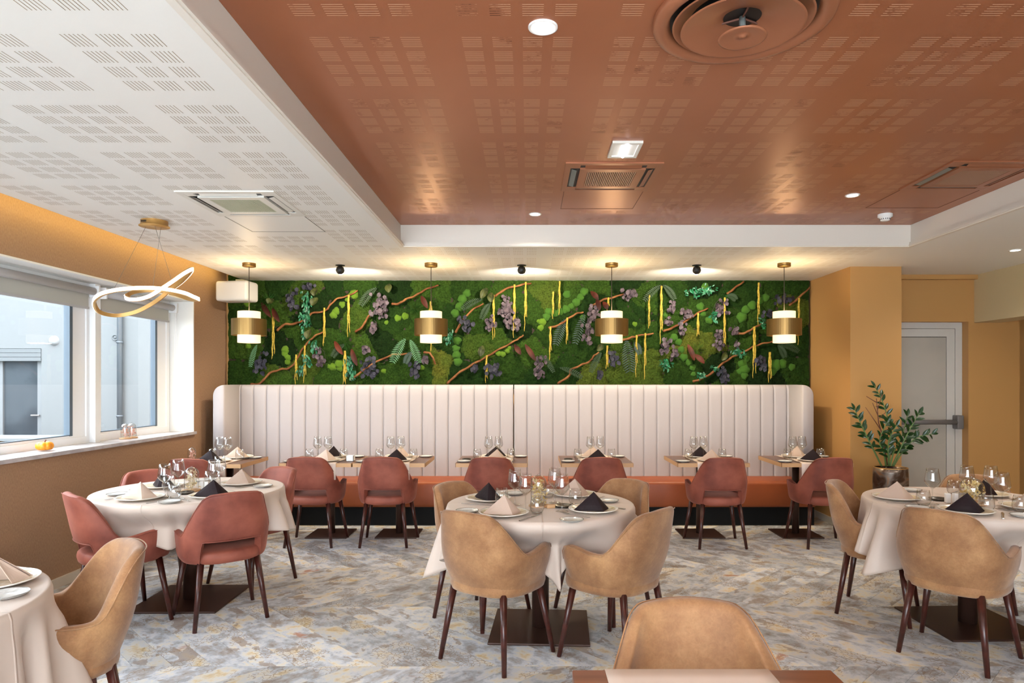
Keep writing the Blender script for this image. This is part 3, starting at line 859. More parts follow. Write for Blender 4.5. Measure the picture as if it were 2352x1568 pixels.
def ribbon(Q, o0, o1, h, closed=True):
    V = []; Fc = []
    n = len(Q)
    prevN = None
    for i in range(n):
        d = (Q[(i + 1) % n] - Q[i - 1]).normalized()
        out = Vector((Q[i].x - ctr.x, (Q[i].y - ctr.y) * 2.2, 0))
        nn = (out - d * out.dot(d)).normalized()
        bb = d.cross(nn).normalized()
        for (a, c) in ((o0, -h), (o0, h), (o1, h), (o1, -h)):
            V.append(tuple(Q[i] + nn * a + bb * c - O))
    for i in range(n):
        j = (i + 1) % n
        for k in range(4):
            Fc.append((i * 4 + k, i * 4 + (k + 1) % 4, j * 4 + (k + 1) % 4, j * 4 + k))
    return V, Fc
b = MB(); b.add(*ribbon(Q, -.009, .006, .013)); ob('gold_band', b.mesh('gold_band', mt['gold'], False), t)
b = MB(); b.add(*ribbon(Q, .006, .011, .011)); ob('led_strip', b.mesh('led_strip', emit('led_strip_glow', '#ffe6cf', 5)), t)
b = MB(); b.lathe([(0, -.042), (.1, -.042), (.1, -.038), (.088, -.036), (.088, 0)], 40); ob('ceiling_rose', b.mesh('ceiling_rose', mt['gold'], True), t)
b = MB()
for k in range(5): b.box(-.045 + k * .008, -.041 + k * .008, -.09, -.086, -.026, -.012)
ob('rose_vents', b.mesh('rose_vents', mt['charcoal']), t, kind='stuff')
for (a, q) in (((-.06, 0, -.04), P3[6]), ((.02, -.03, -.04), P3[20]), ((.03, .03, -.04), P3[28])):
    b = MB(); b.tube([a, tuple(q - O)], .0012, 6); ob('suspension_wire', b.mesh('suspension_wire', mt['cablew']), t)

# wall speaker box
t = thing('wall_speaker', 'white rounded loudspeaker box on a bracket high in the window corner', 'speaker', (-3.16, 7.28, 2.37))
ob('cabinet', rbox('cabinet', .37, .24, .215, .03, mt['white_plastic']), t, rot=(0, 0, R(-8)))
ob('bracket', boxm('bracket', -.06, .03, .1, .36, .15, .26, M('bracket_yellow_lit', '#c9c294', .5)), t)  # yellowish light falling on the bracket is put into its colour

# ------------------------------------------------------------------ banquettes
CH = .1432
def channel_mesh(wd=CH, z0=.44, z1=1.47, dep=.020):
    V = []; Fc = []
    nu, rows = 20, []
    zs = [z0, z0 + .02, z0 + .3, z0 + .6, z1 - .12, z1 - .05, z1 - .02, z1 - .006, z1]
    for iz, z in enumerate(zs):
        tf = math.sqrt(max(0, 1 - (max(0, z - (z1 - .05)) / .05) ** 2))
        for k in range(nu + 1):
            u = -1 + 2 * k / nu
            prof = max(0, 1 - abs(u) ** 7) ** .5
            x = u * (wd / 2 - .0006)
            base = .05 * tf
            V.append((x, -(base + dep * prof * (.5 + .5 * tf)), z))
    m = nu + 1
    for i in range(len(zs) - 1):
        for k in range(nu): Fc.append((i * m + k, i * m + k + 1, (i + 1) * m + k + 1, (i + 1) * m + k))
    n0 = len(V)
    V += [(-wd / 2, .03, z0), (wd / 2, .03, z0), (wd / 2, .03, z1), (-wd / 2, .03, z1)]
    Fc.append((n0, n0 + 3, n0 + 2, n0 + 1))
    top = (len(zs) - 1) * m
    Fc.append(tuple([top + k for k in range(m)] + [n0 + 2, n0 + 3]))
    Fc.append(tuple([i * m for i in range(len(zs) - 1, -1, -1)] + [n0, n0 + 3][0:2]))
    Fc.append(tuple([i * m + nu for i in range(len(zs))] + [n0 + 2, n0 + 1]))
    return me('back_channel', V, Fc, mt['bench_fabric'], True)
chm = channel_mesh()
for side, x0, x1, lab in ((0, -3.315, -.165, 'long channel-backed banquette on the window side of the back wall'),
                          (1, -.155, 2.995, 'long channel-backed banquette ending by the ochre column')):
    t = thing('banquette', lab, 'banquette', ((x0 + x1) / 2, 7.45, 0), group='pair of channel-backed banquettes under the moss wall')
    cx = (x0 + x1) / 2
    for k in range(22):
        ob('back_channel', chm, t, (x0 + CH * (k + .5) - cx, 0, 0), rot=(0, 0, 0))
    seat = rbox('seat', x1 - x0 + (.02), .50, .27, .035, mt['bench_leather'])
    ob('seat', seat, t, (0, -.235, .195))
    ob('plinth', boxm('plinth', x0 - cx, x1 - cx, -.43, .1, 0, .195, mt['black']), t)
    if side == 0: wx = x0 + .075 - cx - .075
    sx = -1 if side == 0 else 1
    # wing: rounded outer top corner
    V = []; Fc = []
    prof = []
    wd_, zt, rr = .125, 1.47, .11
    outer = [(-wd_ / 2, .44)] + [(-wd_ / 2 + rr - rr * math.cos(a), zt - rr + rr * math.sin(a)) for a in [i * PI / 2 / 8 for i in range(9)]] + [(wd_ / 2, zt), (wd_ / 2, .44)]
    lay = [(-.40, .0), (-.415, .012), (-.40, .03)]
    dd = [(-.405, .86), (-.42, .95), (-.405, 1.0), (-.1, 1.0), (.03, 1.0)]
    n = len(outer)
    dd = [(-.43, .78), (-.425, .9), (-.405, .98), (-.37, 1.0), (.03, 1.0)]
    for (yy, s) in dd:
        for (xx, zz) in outer:
            V.append((-sx * (xx * s) * -1 * -1, yy, .44 + (zz - .44) * (s * .06 + .94)))
    for i in range(len(dd) - 1):
        for k in range(n): Fc.append((i * n + k, i * n + (k + 1) % n, (i + 1) * n + (k + 1) % n, (i + 1) * n + k))
    Fc.append(tuple(range(n))[::-1]); Fc.append(tuple((len(dd) - 1) * n + k for k in range(n)))
    wm = me('end_wing', V, Fc, mt['bench_fabric'], True)
    xx = (-3.245 if side == 0 else 2.935) - cx
    ob('end_wing', wm, t, (xx, 0, 0), scale=(1, 1, 1))

# ------------------------------------------------------------------ moss wall
X0, X1, Z0, Z1 = -3.40, 3.20, 1.42, 2.72
mw = thing('moss_wall', 'long panel of preserved moss, branches and leaves above the banquettes', 'plant wall', ((X0 + X1) / 2, YB, Z0))
MO = Vector(mw.location)
ob('backing_board', boxm('backing_board', X0 - MO.x, X1 - MO.x, -.03, -.002, 0, Z1 - Z0, mt['soil']), mw)
rnd = random.Random(3)
seeds = []
nx, nz_ = 20, 4
for i in range(nx):
    for j in range(nz_):
        seeds.append((X0 + (i + .5 + rnd.uniform(-.42, .42)) * (X1 - X0) / nx, Z0 + (j + .5 + rnd.uniform(-.42, .42)) * (Z1 - Z0) / nz_, rnd.choice([.1, .15, .22, .28, .3, .35, .38, .42, .46, .5, .55, .62, .72]), rnd.uniform(.6, 1)))
st = .0165
NX = int((X1 - X0) / st); NZ = int((Z1 - Z0) / st)
cells = [[] for _ in seeds]
H = {}
vid = [dict() for _ in seeds]; vv = [[] for _ in seeds]; ff_ = [[] for _ in seeds]
hv = [[0] * (NZ + 1) for _ in range(NX + 1)]
near = [[0] * (NZ + 1) for _ in range(NX + 1)]
for i in range(NX + 1):
    x = X0 + i * st
    cs_ = [(k, s) for k, s in enumerate(seeds) if abs(s[0] - x) < .8]
    for j in range(NZ + 1):
        z = Z0 + j * st
        wx_ = x + .07 * noise.noise(Vector((x * 4, z * 4, 0))) + .03 * noise.noise(Vector((x * 14, z * 14, 5))); wz_ = z + .07 * noise.noise(Vector((x * 4, z * 4, 9))) + .03 * noise.noise(Vector((x * 14, z * 14, 19)))
        d1 = d2 = 9; k1 = 0
        for k, s in cs_:
            dd_ = (s[0] - wx_) ** 2 + (s[1] - wz_) ** 2
            if dd_ < d1: d2 = d1; d1 = dd_; k1 = k
            elif dd_ < d2: d2 = dd_
        e = math.sqrt(d2) - math.sqrt(d1)
        near[i][j] = k1
        hv[i][j] = .028 + .03 * min(1, e / .07) ** .5 * seeds[k1][3] + .020 * noise.noise(Vector((x * 26, z * 26, 1))) + .010 * noise.noise(Vector((x * 70, z * 70, 2)))
for i in range(NX):
    for j in range(NZ):
        k = near[i][j]
        idx = []
        for (a, c) in ((i, j), (i + 1, j), (i + 1, j + 1), (i, j + 1)):
            q = vid[k].get((a, c))
            if q is None:
                q = len(vv[k]); vid[k][(a, c)] = q
                vv[k].append((X0 + a * st - MO.x, -hv[a][c], c * st))
            idx.append(q)
        ff_[k].append(idx)
for k, s in enumerate(seeds):
    if not ff_[k]: continue
    m = me('moss_patch', vv[k], ff_[k], mt['moss'], True)
    at = m.attributes.new('tone', 'FLOAT', 'POINT')
    at.data.foreach_set('value', [s[2]] * len(m.vertices))
    ob('moss_patch', m, mw)

def WL(x, y, o=.07):   # panel-local point from left-half sketch units
    px, py = 500 + x / 3.36, 600 + y / 3.36
    D = 7.55
    return Vector(((px - 1213) * D / F - MO.x, -o, EYE - (py - 877) * D / F - MO.z))
def WR(x, y, o=.07): return WL(x + 680 * 3.36, y, o)
def branch(pts, conv, r=.012):
    P = [conv(x, y, .085 + .02 * math.sin(i)) for i, (x, y) in enumerate(pts)]
    Q = []
    for i in range(len(P) - 1):
        p0, p1, p2, p3 = P[max(i - 1, 0)], P[i], P[i + 1], P[min(i + 2, len(P) - 1)]
        for k in range(5):
            t_ = k / 5
            q = .5 * ((2 * p1) + (-p0 + p2) * t_ + (2 * p0 - 5 * p1 + 4 * p2 - p3) * t_ * t_ + (-p0 + 3 * p1 - 3 * p2 + p3) * t_ ** 3)
            q += Vector((0, 0, .004 * math.sin(len(Q) * 1.3)))
            Q.append(q)
    Q.append(P[-1])
    n = len(Q)
    b = MB(); b.tube(Q, [r * (1.15 - .4 * i / n) * (1 + .12 * math.sin(i * 2.1)) for i in range(n)], 9)
    ob('branch', b.mesh('branch', mt['branch'], True), mw)
for p in [[(250, 950), (330, 940), (400, 865), (480, 835), (550, 820), (600, 760), (640, 690), (700, 620), (760, 570), (815, 545)],
          [(455, 535), (510, 490), (600, 480), (680, 440), (720, 400), (820, 380), (860, 340), (920, 290), (1010, 265), (1080, 225)],
          [(1060, 545), (1120, 500), (1160, 430), (1200, 395)], [(1340, 330), (1400, 325), (1450, 295), (1530, 260), (1600, 215), (1700, 180)],
          [(1020, 915), (1100, 860), (1200, 790), (1340, 725), (1440, 715), (1500, 710)], [(1590, 705), (1630, 705), (1660, 740), (1680, 795)],
          [(1770, 945), (1850, 870), (1960, 800), (2060, 745), (2150, 690), (2280, 620), (2330, 590), (2360, 570)],
          [(1835, 550), (1880, 470), (1960, 380), (2050, 325)], [(2140, 270), (2220, 215), (2352, 180), (2420, 168)]]:
    branch(p, WL)
for p in [[(270, 515), (350, 490), (410, 450), (480, 405), (540, 390)], [(600, 350), (680, 300), (780, 275), (900, 235)],
          [(340, 945), (430, 880), (440, 840), (520, 800), (590, 770), (620, 730), (660, 700)], [(840, 610), (900, 590), (960, 575), (1080, 555)],
          [(1155, 540), (1230, 510), (1330, 460), (1420, 400), (1505, 360)],
          [(1385, 930), (1450, 905), (1530, 860), (1600, 800), (1690, 740), (1760, 710), (1850, 660), (1920, 635), (2000, 620)],
          [(1725, 560), (1790, 550), (1850, 515), (1910, 485), (1970, 460)], [(1650, 250), (1700, 210), (1775, 155)], [(2130, 340), (2200, 280), (2285, 200)]]:
    branch(p, WR)

def mound_mesh(seed, mat):
    V = []; Fc = []; n, m = 20, 7
    for i in range(m + 1):
        ph = i / m * PI / 2
        for k in range(n):
            a = 2 * PI * k / n
            rr = math.cos(ph) * (1 + .07 * math.sin(3 * a + seed) + .05 * math.sin(5 * a + 2 * seed))
            q = 1 + .12 * noise.noise(Vector((math.cos(a) * 3 * math.cos(ph), math.sin(a) * 3 * math.cos(ph), ph * 3 + seed)))
            V.append((rr * math.cos(a) * q, -math.sin(ph) * .55 * q, rr * math.sin(a) * q))
    for i in range(m):
        for k in range(n): Fc.append((i * n + k, i * n + (k + 1) % n, (i + 1) * n + (k + 1) % n, (i + 1) * n + k))
    return me('moss_mound', V, Fc, mat, True)
mounds = [mound_mesh(s, mt['mound']) for s in (1, 2)] + [mound_mesh(s, mt['mound2']) for s in (3, 4)]
ML = [(1040, 250, 35), (990, 290, 18), (950, 330, 25), (905, 380, 30), (885, 410, 30), (510, 680, 30), (505, 710, 25), (530, 740, 25), (525, 775, 22), (1385, 435, 27), (1440, 420, 27), (1295, 468, 18),
      (880, 815, 30), (930, 790, 35), (855, 810, 20), (935, 825, 25), (1920, 240, 30), (1885, 285, 35), (1865, 345, 35), (1830, 395, 32), (1845, 610, 32), (1835, 670, 30), (1840, 720, 32), (1850, 775, 32),
      (1275, 845, 22), (2165, 710, 22), (2200, 715, 22), (2235, 690, 20), (2250, 665, 15), (210, 320, 24), (220, 650, 22), (1570, 820, 20)]
MR = [(412, 250, 30), (548, 230, 32), (520, 270, 28), (488, 310, 32), (445, 340, 25), (405, 365, 32), (360, 385, 28), (320, 400, 28), (270, 385, 30), (255, 425, 30), (225, 465, 30), (210, 510, 26),
      (188, 455, 15), (940, 482, 20), (1485, 190, 30), (1450, 345, 30), (1470, 400, 25), (1520, 450, 32), (1245, 585, 30), (1280, 620, 28), (1300, 680, 27), (1320, 740, 30), (1360, 780, 27), (1390, 820, 25),
      (1395, 870, 20), (1955, 275, 30), (1915, 300, 25), (1850, 335, 35), (1800, 370, 33), (1770, 430, 40), (1775, 790, 35), (1790, 830, 40), (1790, 880, 30), (1810, 750, 25), (2030, 800, 45), (2085, 790, 35),
      (2010, 850, 30), (2160, 815, 27), (1755, 850, 25), (1180, 410, 22), (540, 430, 25), (870, 460, 20)]
for lst, conv in ((ML, WL), (MR, WR)):
    for i, (x, y, r) in enumerate(lst):
        bright = (conv is WL and not (1700 < x < 1960)) or (conv is WR and x in (188, 940, 225, 210))
        m = mounds[(i % 2) + (0 if bright else 2)]
        p = conv(x, y, .045); s = r / 3.36 * 7.55 / F
        ob('moss_mound', m, mw, p, (0, rnd.uniform(0, 6), 0), (s * 1.05, s * 1.4, s * 1.05))

def strand(x, y0, y1, wd, conv):
    """hanging amaranth: a bundle of knobbly tapering cords"""
    b = MB()
    for c in range(max(2, int(wd / 7))):
        ox = (c - (max(2, int(wd / 7)) - 1) / 2) * wd / max(2, int(wd / 7)) * .8
        yb = y1 - rnd.uniform(0, .35) * (y1 - y0) if c else y1
        P = []; rr = []
        n = max(6, int((yb - y0) / 14))
        for k in range(n + 1):
            f = k / n
            P.append(conv(x + ox * (.4 + f * .9) + 2 * math.sin(k * .9 + c), y0 + (yb - y0) * f, .115 + .008 * (c % 2)))
            rr.append((.0085 if k % 2 else .0065) * (1 - .55 * f) * (.8 if k == 0 else 1))
        b.tube(P, rr, 7)
    ob('amaranth_strand', b.mesh('amaranth_strand', mt['amaranth'], True), mw)
for a in [(433, 400, 755, 30), (825, 360, 655, 22), (1013, 260, 585, 26), (608, 720, 950, 22), (675, 650, 940, 22), (985, 690, 950, 35), (1645, 310, 400, 30), (1648, 620, 700, 10), (2130, 260, 605, 22), (2290, 180, 590, 24), (2075, 725, 940, 22)]:
    strand(*a, WL)
for a in [(92, 160, 540, 25), (353, 155, 415, 18), (303, 235, 445, 18), (283, 505, 765, 22), (411, 435, 640, 20), (728, 280, 380, 25), (720, 650, 830, 22), (1042, 260, 520, 16), (1137, 190, 640, 26), (945, 570, 895, 20), (1012, 555, 910, 20),
          (1420, 400, 580, 22), (1625, 280, 665, 22), (1885, 165, 490, 18), (1853, 505, 900, 28), (1972, 700, 935, 30), (2195, 285, 645, 20)]:
    strand(*a, WR)

def leafquad(b, p, d, n, L, W, seg=1):
    """oval leaf of 6 outline points, slightly cupped"""
    s = d.cross(n).normalized()
    pts = [p, p + d * L * .3 + s * W, p + d * L * .7 + s * W * .85, p + d * L, p + d * L * .7 - s * W * .85, p + d * L * .3 - s * W]
    c = p + d * L * .5 - n * W * .25
    b.add(pts + [c], [(0, 1, 6), (1, 2, 6), (2, 3, 6), (3, 4, 6), (4, 5, 6), (5, 0, 6)])
def cluster(cx, cy, w_, h_, conv, mat, name, L=.032, W=.0125, dens=1.0, dropy=True):
    b = MB(); n = int(w_ * h_ / 210 * dens) + 8
    top = conv(cx, cy - h_ * .55, .1)
    for s in range(max(2, n // 12)):
        e = conv(cx + rnd.uniform(-.8, .8) * w_, cy + h_ * rnd.uniform(.3, .6), .11)
        b.tube([top, (top + e) / 2 + Vector((rnd.uniform(-.02, .02), -.02, .02)), e], .0015, 5)
    for i in range(n):
        x = cx + w_ * .62 * max(-1, min(1, rnd.gauss(0, .5))); y = cy + h_ * .55 * max(-1, min(1, rnd.gauss(0, .55)))
        p = conv(x, y, .085 + rnd.random() * .07)
        d = Vector((rnd.uniform(-.7, .7), rnd.uniform(-.25, .25), -1 if dropy else rnd.uniform(-1, .3))).normalized()
        nn = Vector((rnd.uniform(-.6, .6), -1, rnd.uniform(-.5, .5)))
        nn = (nn - d * nn.dot(d)).normalized()
        sc = rnd.uniform(.75, 1.25)
        leafquad(b, p, d, nn, L * sc, W * sc)
    ob(name, b.mesh(name, mat, True), mw)
ed, em = mt['euc_dark'], mt['euc_mauve']
for a in [(575, 270, 60, 150, ed), (700, 185, 80, 40, ed), (1250, 330, 110, 170, em), (1205, 490, 35, 70, em), (790, 720, 65, 110, em), (335, 770, 70, 140, ed), (1170, 800, 100, 130, ed), (1150, 670, 40, 50, em), (1520, 820, 60, 110, ed), (1600, 740, 20, 50, em),
          (1920, 470, 90, 100, ed), (2230, 350, 90, 170, em), (2110, 460, 65, 90, em), (2130, 820, 100, 110, ed), (1990, 800, 50, 40, ed), (2250, 470, 50, 60, em)]:
    cluster(a[0], a[1], a[2], a[3], WL, a[4], 'eucalyptus_sprig', .054, .021, .46)
for a in [(620, 390, 60, 110, em), (570, 520, 60, 170, em), (900, 240, 100, 60, em), (200, 800, 75, 140, em), (770, 740, 65, 90, ed), (660, 850, 40, 60, ed), (1220, 340, 30, 70, em), (1190, 450, 50, 50, em), (1330, 385, 85, 50, em), (1300, 500, 50, 90, em),
          (1180, 640, 75, 100, em), (1240, 700, 40, 80, em), (1600, 340, 90, 110, em), (1580, 590, 75, 120, em), (1700, 520, 50, 50, em), (1720, 630, 20, 50, em), (1610, 860, 60, 100, ed), (1900, 770, 85, 90, ed), (2080, 280, 110, 60, ed), (1960, 390, 70, 50, ed), (30, 470, 40, 80, em)]:
    cluster(a[0], a[1], a[2], a[3], WR, a[4], 'eucalyptus_sprig', .052, .020, .46)
rc = mt['ruscus']
for a in [(690, 300, 55, 130), (680, 430, 60, 130), (665, 560, 30, 80), (750, 650, 50, 80), (690, 750, 50, 90), (650, 840, 35, 70), (1020, 800, 60, 130), (1780, 570, 50, 100), (1050, 870, 40, 60)]:
    cluster(a[0], a[1], a[2], a[3], WL, rc, 'ruscus_sprig', .042, .0085, 1.2)
for a in [(1400, 240, 120, 50), (1500, 220, 90, 50), (1170, 790, 75, 70), (1440, 880, 60, 40), (1740, 700, 90, 40), (1550, 820, 60, 30), (1540, 420, 30, 70), (1920, 470, 30, 70)]:
    cluster(a[0], a[1], a[2], a[3], WR, rc, 'ruscus_sprig', .042, .0085, 1.3, False)

def fern(a, b_, conv, mat, wid=.075, L=None):
    A = conv(*a, .08); B = conv(*b_, .13)
    n = 15
    mb = MB()
    mid = (A + B) / 2 + Vector((0, -.03, .04))
    pts = [A * (1 - f) ** 2 + mid * 2 * f * (1 - f) + B * f * f for f in [i / n for i in range(n + 1)]]
    mb.tube(pts, .0018, 5)
    for i in range(1, n):
        d = (pts[i + 1] - pts[i - 1]).normalized()
        s = d.cross(Vector((0, -1, 0))).normalized()
        ln = wid * math.sin(PI * min(1, (.12 + .88 * (1 - i / n)))) ** .7
        for sg in (-1, 1):
            dd_ = (s * sg + d * .55).normalized()
            leafquad(mb, pts[i], dd_, Vector((0, -1, 0)), ln, .0062)
    ob('fern_frond', mb.mesh('fern_frond', mat, True), mw)
for a, b_, m, wd in [((1230, 200), (1105, 345), mt['fern_dark'], .06), ((1450, 590), (1350, 785), mt['fern_pale'], .07), ((1480, 600), (1560, 790), mt['fern_pale'], .06), ((2050, 290), (1885, 375), mt['fern_dark'], .05), ((2110, 315), (2035, 450), mt['fern_dark'], .05),
                  ((300, 640), (260, 820), mt['fern_pale'], .04), ((980, 640), (890, 740), mt['fern_dark'], .05), ((1500, 700), (1450, 790), mt['fern_grey'], .05)]:
    fern(a, b_, WL, m, wd)
for a, b_, m, wd in [((400, 440), (320, 650), mt['fern_grey'], .07), ((550, 400), (470, 645), mt['fern_grey'], .065), ((870, 600), (895, 860), mt['fern_grey'], .1), ((680, 700), (590, 860), mt['fern_dark'], .05), ((350, 820), (530, 900), mt['fern_dark'], .045),
                  ((1150, 180), (1000, 310), mt['fern_dark'], .05), ((1150, 180), (1240, 300), mt['fern_dark'], .05), ((2040, 640), (2195, 700), mt['fern_dark'], .05), ((2040, 650), (2085, 745), mt['fern_dark'], .05), ((210, 720), (310, 860), mt['fern_dark'], .04), ((1640, 270), (1710, 300), mt['fern_dark'], .05), ((930, 620), (970, 720), mt['fern_grey'], .05)]:
    fern(a, b_, WR, m, wd)

def bigleaf(a, b_, conv, mat, W=.03, name='magnolia_leaf', fold=.25):
    A = conv(*a, .09); B = conv(*b_, .15)
    d = (B - A); L = d.length; d.normalize(); s = d.cross(Vector((0, -1, 0))).normalized(); up = Vector((0, -1, 0))
    V = []; Fc = []; n = 8
    for i in range(n + 1):
        f = i / n; w_ = W * math.sin(PI * (f * .92 + .04)) ** .8
        c = A + d * L * f + up * .02 * math.sin(PI * f)
        for u in (-1, -.5, 0, .5, 1): V.append(c + s * w_ * u + up * abs(u) * w_ * fold)
    for i in range(n):
        for k in range(4): Fc.append((i * 5 + k, i * 5 + k + 1, (i + 1) * 5 + k + 1, (i + 1) * 5 + k))
    ob(name, me(name, [tuple(v) for v in V], Fc, mat, True), mw)
for a in [((335, 315), (425, 435)), ((420, 360), (490, 470)), ((900, 615), (975, 720)), ((1030, 675), (1085, 805)), ((1570, 265), (1625, 365)), ((2290, 640), (2340, 720))]:
    bigleaf(a[0], a[1], WL, mt['magnolia'])
for a in [((88, 640), (168, 768)), ((595, 230), (650, 300)), ((640, 290), (660, 380)), ((690, 310), (720, 375)), ((1345, 640), (1385, 765)), ((1395, 715), (1462, 787))]:
    bigleaf(a[0], a[1], WR, mt['magnolia'])
for a in [((755, 205), (755, 270)), ((770, 280), (735, 345)), ((1325, 172), (1325, 245)), ((2080, 205), (2035, 290)), ((2110, 240), (2110, 320)), ((2045, 650), (2030, 735)), ((715, 525), (700, 600)), ((430, 290), (400, 330))]:
    bigleaf(a[0], a[1], WL, mt['olive_leaf'], .04, 'folded_leaf', .6)
for a in [((1640, 700), (1595, 765)), ((690, 640), (640, 690))]:
    bigleaf(a[0], a[1], WR, mt['olive_leaf'], .035, 'folded_leaf', .6)
def tuft(cx, cy, r, conv):
    b = MB()
    for i in range(70):
        a = rnd.uniform(0, 2 * PI); p = conv(cx, cy, .08)
        d = Vector((math.cos(a), -rnd.uniform(.2, .8), math.sin(a) * .9 - .2)).normalized()
        leafquad(b, p + d * .01, d, Vector((-d.z, 0, d.x)).normalized(), r / 3.36 * 7.55 / F * rnd.uniform(.7, 1.2), .002)
    ob('grass_tuft', b.mesh('grass_tuft', mt['grass']), mw)
for a in [(390, 300, 75), (980, 620, 75), (980, 690, 50), (1520, 360, 60)]: tuft(*a, WL)
for a in [(50, 670, 70), (1420, 680, 70), (1640, 250, 40)]: tuft(*a, WR)

# ------------------------------------------------------------------ chairs
def shell_mesh(kind):
    red = kind == 'red'
    a, bb = (.285, .26) if not red else (.272, .25)
    yend = .20 if not red else .19
    # plan curve, dense, from back centre to arm end (x>=0)
    P = []
    for i in range(61):
        ph = i / 60 * PI / 2
        P.append((a * math.sin(ph) ** .82, -bb * math.cos(ph) ** .82))
    for i in range(1, 25):
        f = i / 24
        P.append((a - .018 * f * f - (.02 * f ** 4), yend * f))
    acc = [0]
    for i in range(1, len(P)): acc.append(acc[-1] + math.dist(P[i], P[i - 1]))
    S = acc[-1]
    def plan(s):
        s = min(abs(s), S - 1e-6)
        lo = 0
        while acc[lo + 1] < s: lo += 1
        f = (s - acc[lo]) / (acc[lo + 1] - acc[lo])
        x = P[lo][0] + (P[lo + 1][0] - P[lo][0]) * f; y = P[lo][1] + (P[lo + 1][1] - P[lo][1]) * f
        dx, dy = P[lo + 1][0] - P[lo][0], P[lo + 1][1] - P[lo][1]
        l = math.hypot(dx, dy)
        return x, y, dy / l, -dx / l   # outward normal (right side)
    top = .835
    arm = .625 if not red else .585
    def topz(s):
        s = abs(s); q = s / S
        # rounded shoulder, then a sweep down to the arm, a slight dip and a rounded nose
        z = top - .010 * sm(0, .30, q) - .03 * sm(.24, .38, q)
        z = z + (arm - .020 - (top - .04)) * sm(.32, .56, q)
        z += .022 * sm(.60, .86, q)
        z -= (.085 if not red else .10) * max(0, (q - .90) / .10) ** 2
        return z
    def botz(s):
        s = abs(s); q = s / S
        zb = .375 if not red else .385
        if red: zb = .385 + (.528 - .385) * (1 - sm(.175, .21, s))
        zb += .05 * max(0, (q - .86) / .14) ** 2
        return zb
    NS = 57
    ss = []
    for i in range(NS + 1):
        t = -1 + 2 * i / NS
        ss.append(t * S)
    if red:
        ss += [x * sg for x in (.165, .178, .186, .194, .202, .212) for sg in (-1, 1)]
    ss = sorted(set(round(x, 4) for x in ss))
    def pos(s, z, off):
        sg = -1 if s < 0 else 1
        x, y, nx_, ny_ = plan(s)
        q = abs(s) / S
        bt = botz(s) if not red else .385
        tp = 1 - sm(bt - .01, bt + .26, z)                 # bottom tuck
        k = (.05 if not red else .018) * tp ** 1.6
        rt = max(0, 1 - (z - bt) / .05)
        k += .02 * rt * rt
        x2 = x - nx_ * k + nx_ * off; y2 = y - ny_ * k + ny_ * off
        back = 1 - sm(.25, .62, q)
        y2 -= (z - .50) * (.17 if not red else .20) * back * (1 if z > .5 else .3)
        nar = sm(.55, .84, z) * (.16 if not red else .15)
        x2 *= 1 - nar * sm(0, .5, q) * (1 if q < .75 else 1 - sm(.75, 1, q) * .0)
        return (x2 * sg if s != 0 else x2, y2, z)
    T = .05 if not red else .046
    V = []; Fc = []
    fr = [0, .03, .10, .22, .38, .55, .72, .86, .95]
    for s in ss:
        z0, z1 = botz(s), topz(s)
        q = abs(s) / S
        tt = T * (1 - .35 * sm(.93, 1.0, q))
        h = z1 - z0
        ring = []
        for f in fr:
            ring.append(pos(s, z0 + h * f, -.006 * (f == 0)))
        ring.append(pos(s, z1 - .006, -tt * .14)); ring.append(pos(s, z1, -tt * .36)); ring.append(pos(s, z1, -tt * .64)); ring.append(pos(s, z1 - .007, -tt * .9))
        for f in reversed(fr):
            bulge = -.012 * math.sin(PI * f) * (1 - sm(.3, .6, q))
            ring.append(pos(s, z0 + h * f, -tt + bulge + .006 * (f == 0)))
        V += ring
    n = len(fr) * 2 + 4
    m = len(ss)
    for i in range(m - 1):
        for k in range(n): Fc.append((i * n + k, (i + 1) * n + k, (i + 1) * n + (k + 1) % n, i * n + (k + 1) % n))
    Fc.append(tuple(range(n))); Fc.append(tuple((m - 1) * n + k for k in range(n))[::-1])
    msh = me('shell', V, Fc, mt['velvet'] if red else mt['suede'], True)
    # piping along the outer top edge
    b = MB(); b.tube([Vector(pos(s, topz(s) - .007, -.0005)) for s in ss], .0028, 6)
    if red:
        cut = [s for s in ss if abs(s) <= .215]
        b.tube([Vector(pos(s, botz(s) + .004, .001)) for s in cut], .0035, 6)
    return msh, b.mesh('piping', mt['velvet'] if red else mt['suede'], True)

def seat_mesh(kind):
    red = kind == 'red'
    a = .245 if not red else .225
    yb, yf = (-.215, .245) if not red else (-.236, .25)
    zb, zt = (.375, .475) if not red else (.388, .462)
    def outline(sc_, dz):
        out = []
        for k in range(40):
            an = 2 * PI * k / 40
            c, s = math.cos(an), math.sin(an)
            x = a * abs(c) ** .62 * (1 if c > 0 else -1)
            y = abs(s) ** .62 * (1 if s > 0 else -1)
            y = y * yf if y > 0 else -y * yb
            if y < 0: x *= 1 - .18 * (y / yb) ** 2
            out.append((x * sc_, y * sc_, dz))
        return out
    prof = [(.90, zb), (.975, zb + .008), (1.0, zb + .03), (1.0, zt - .03), (.985, zt - .012), (.94, zt - .001), (.8, zt + .006), (.4, zt + .009), (.02, zt + .009)]
    V = []; Fc = []
    for sc_, z in prof: V += outline(sc_, z)
    n = 40
    for i in range(len(prof) - 1):
        for k in range(n): Fc.append((i * n + k, i * n + (k + 1) % n, (i + 1) * n + (k + 1) % n, (i + 1) * n + k))
    Fc.append(tuple(range(n))[::-1]); Fc.append(tuple((len(prof) - 1) * n + k for k in range(n)))
    return me('seat', V, Fc, mt['velvet'] if red else mt['suede'], True)

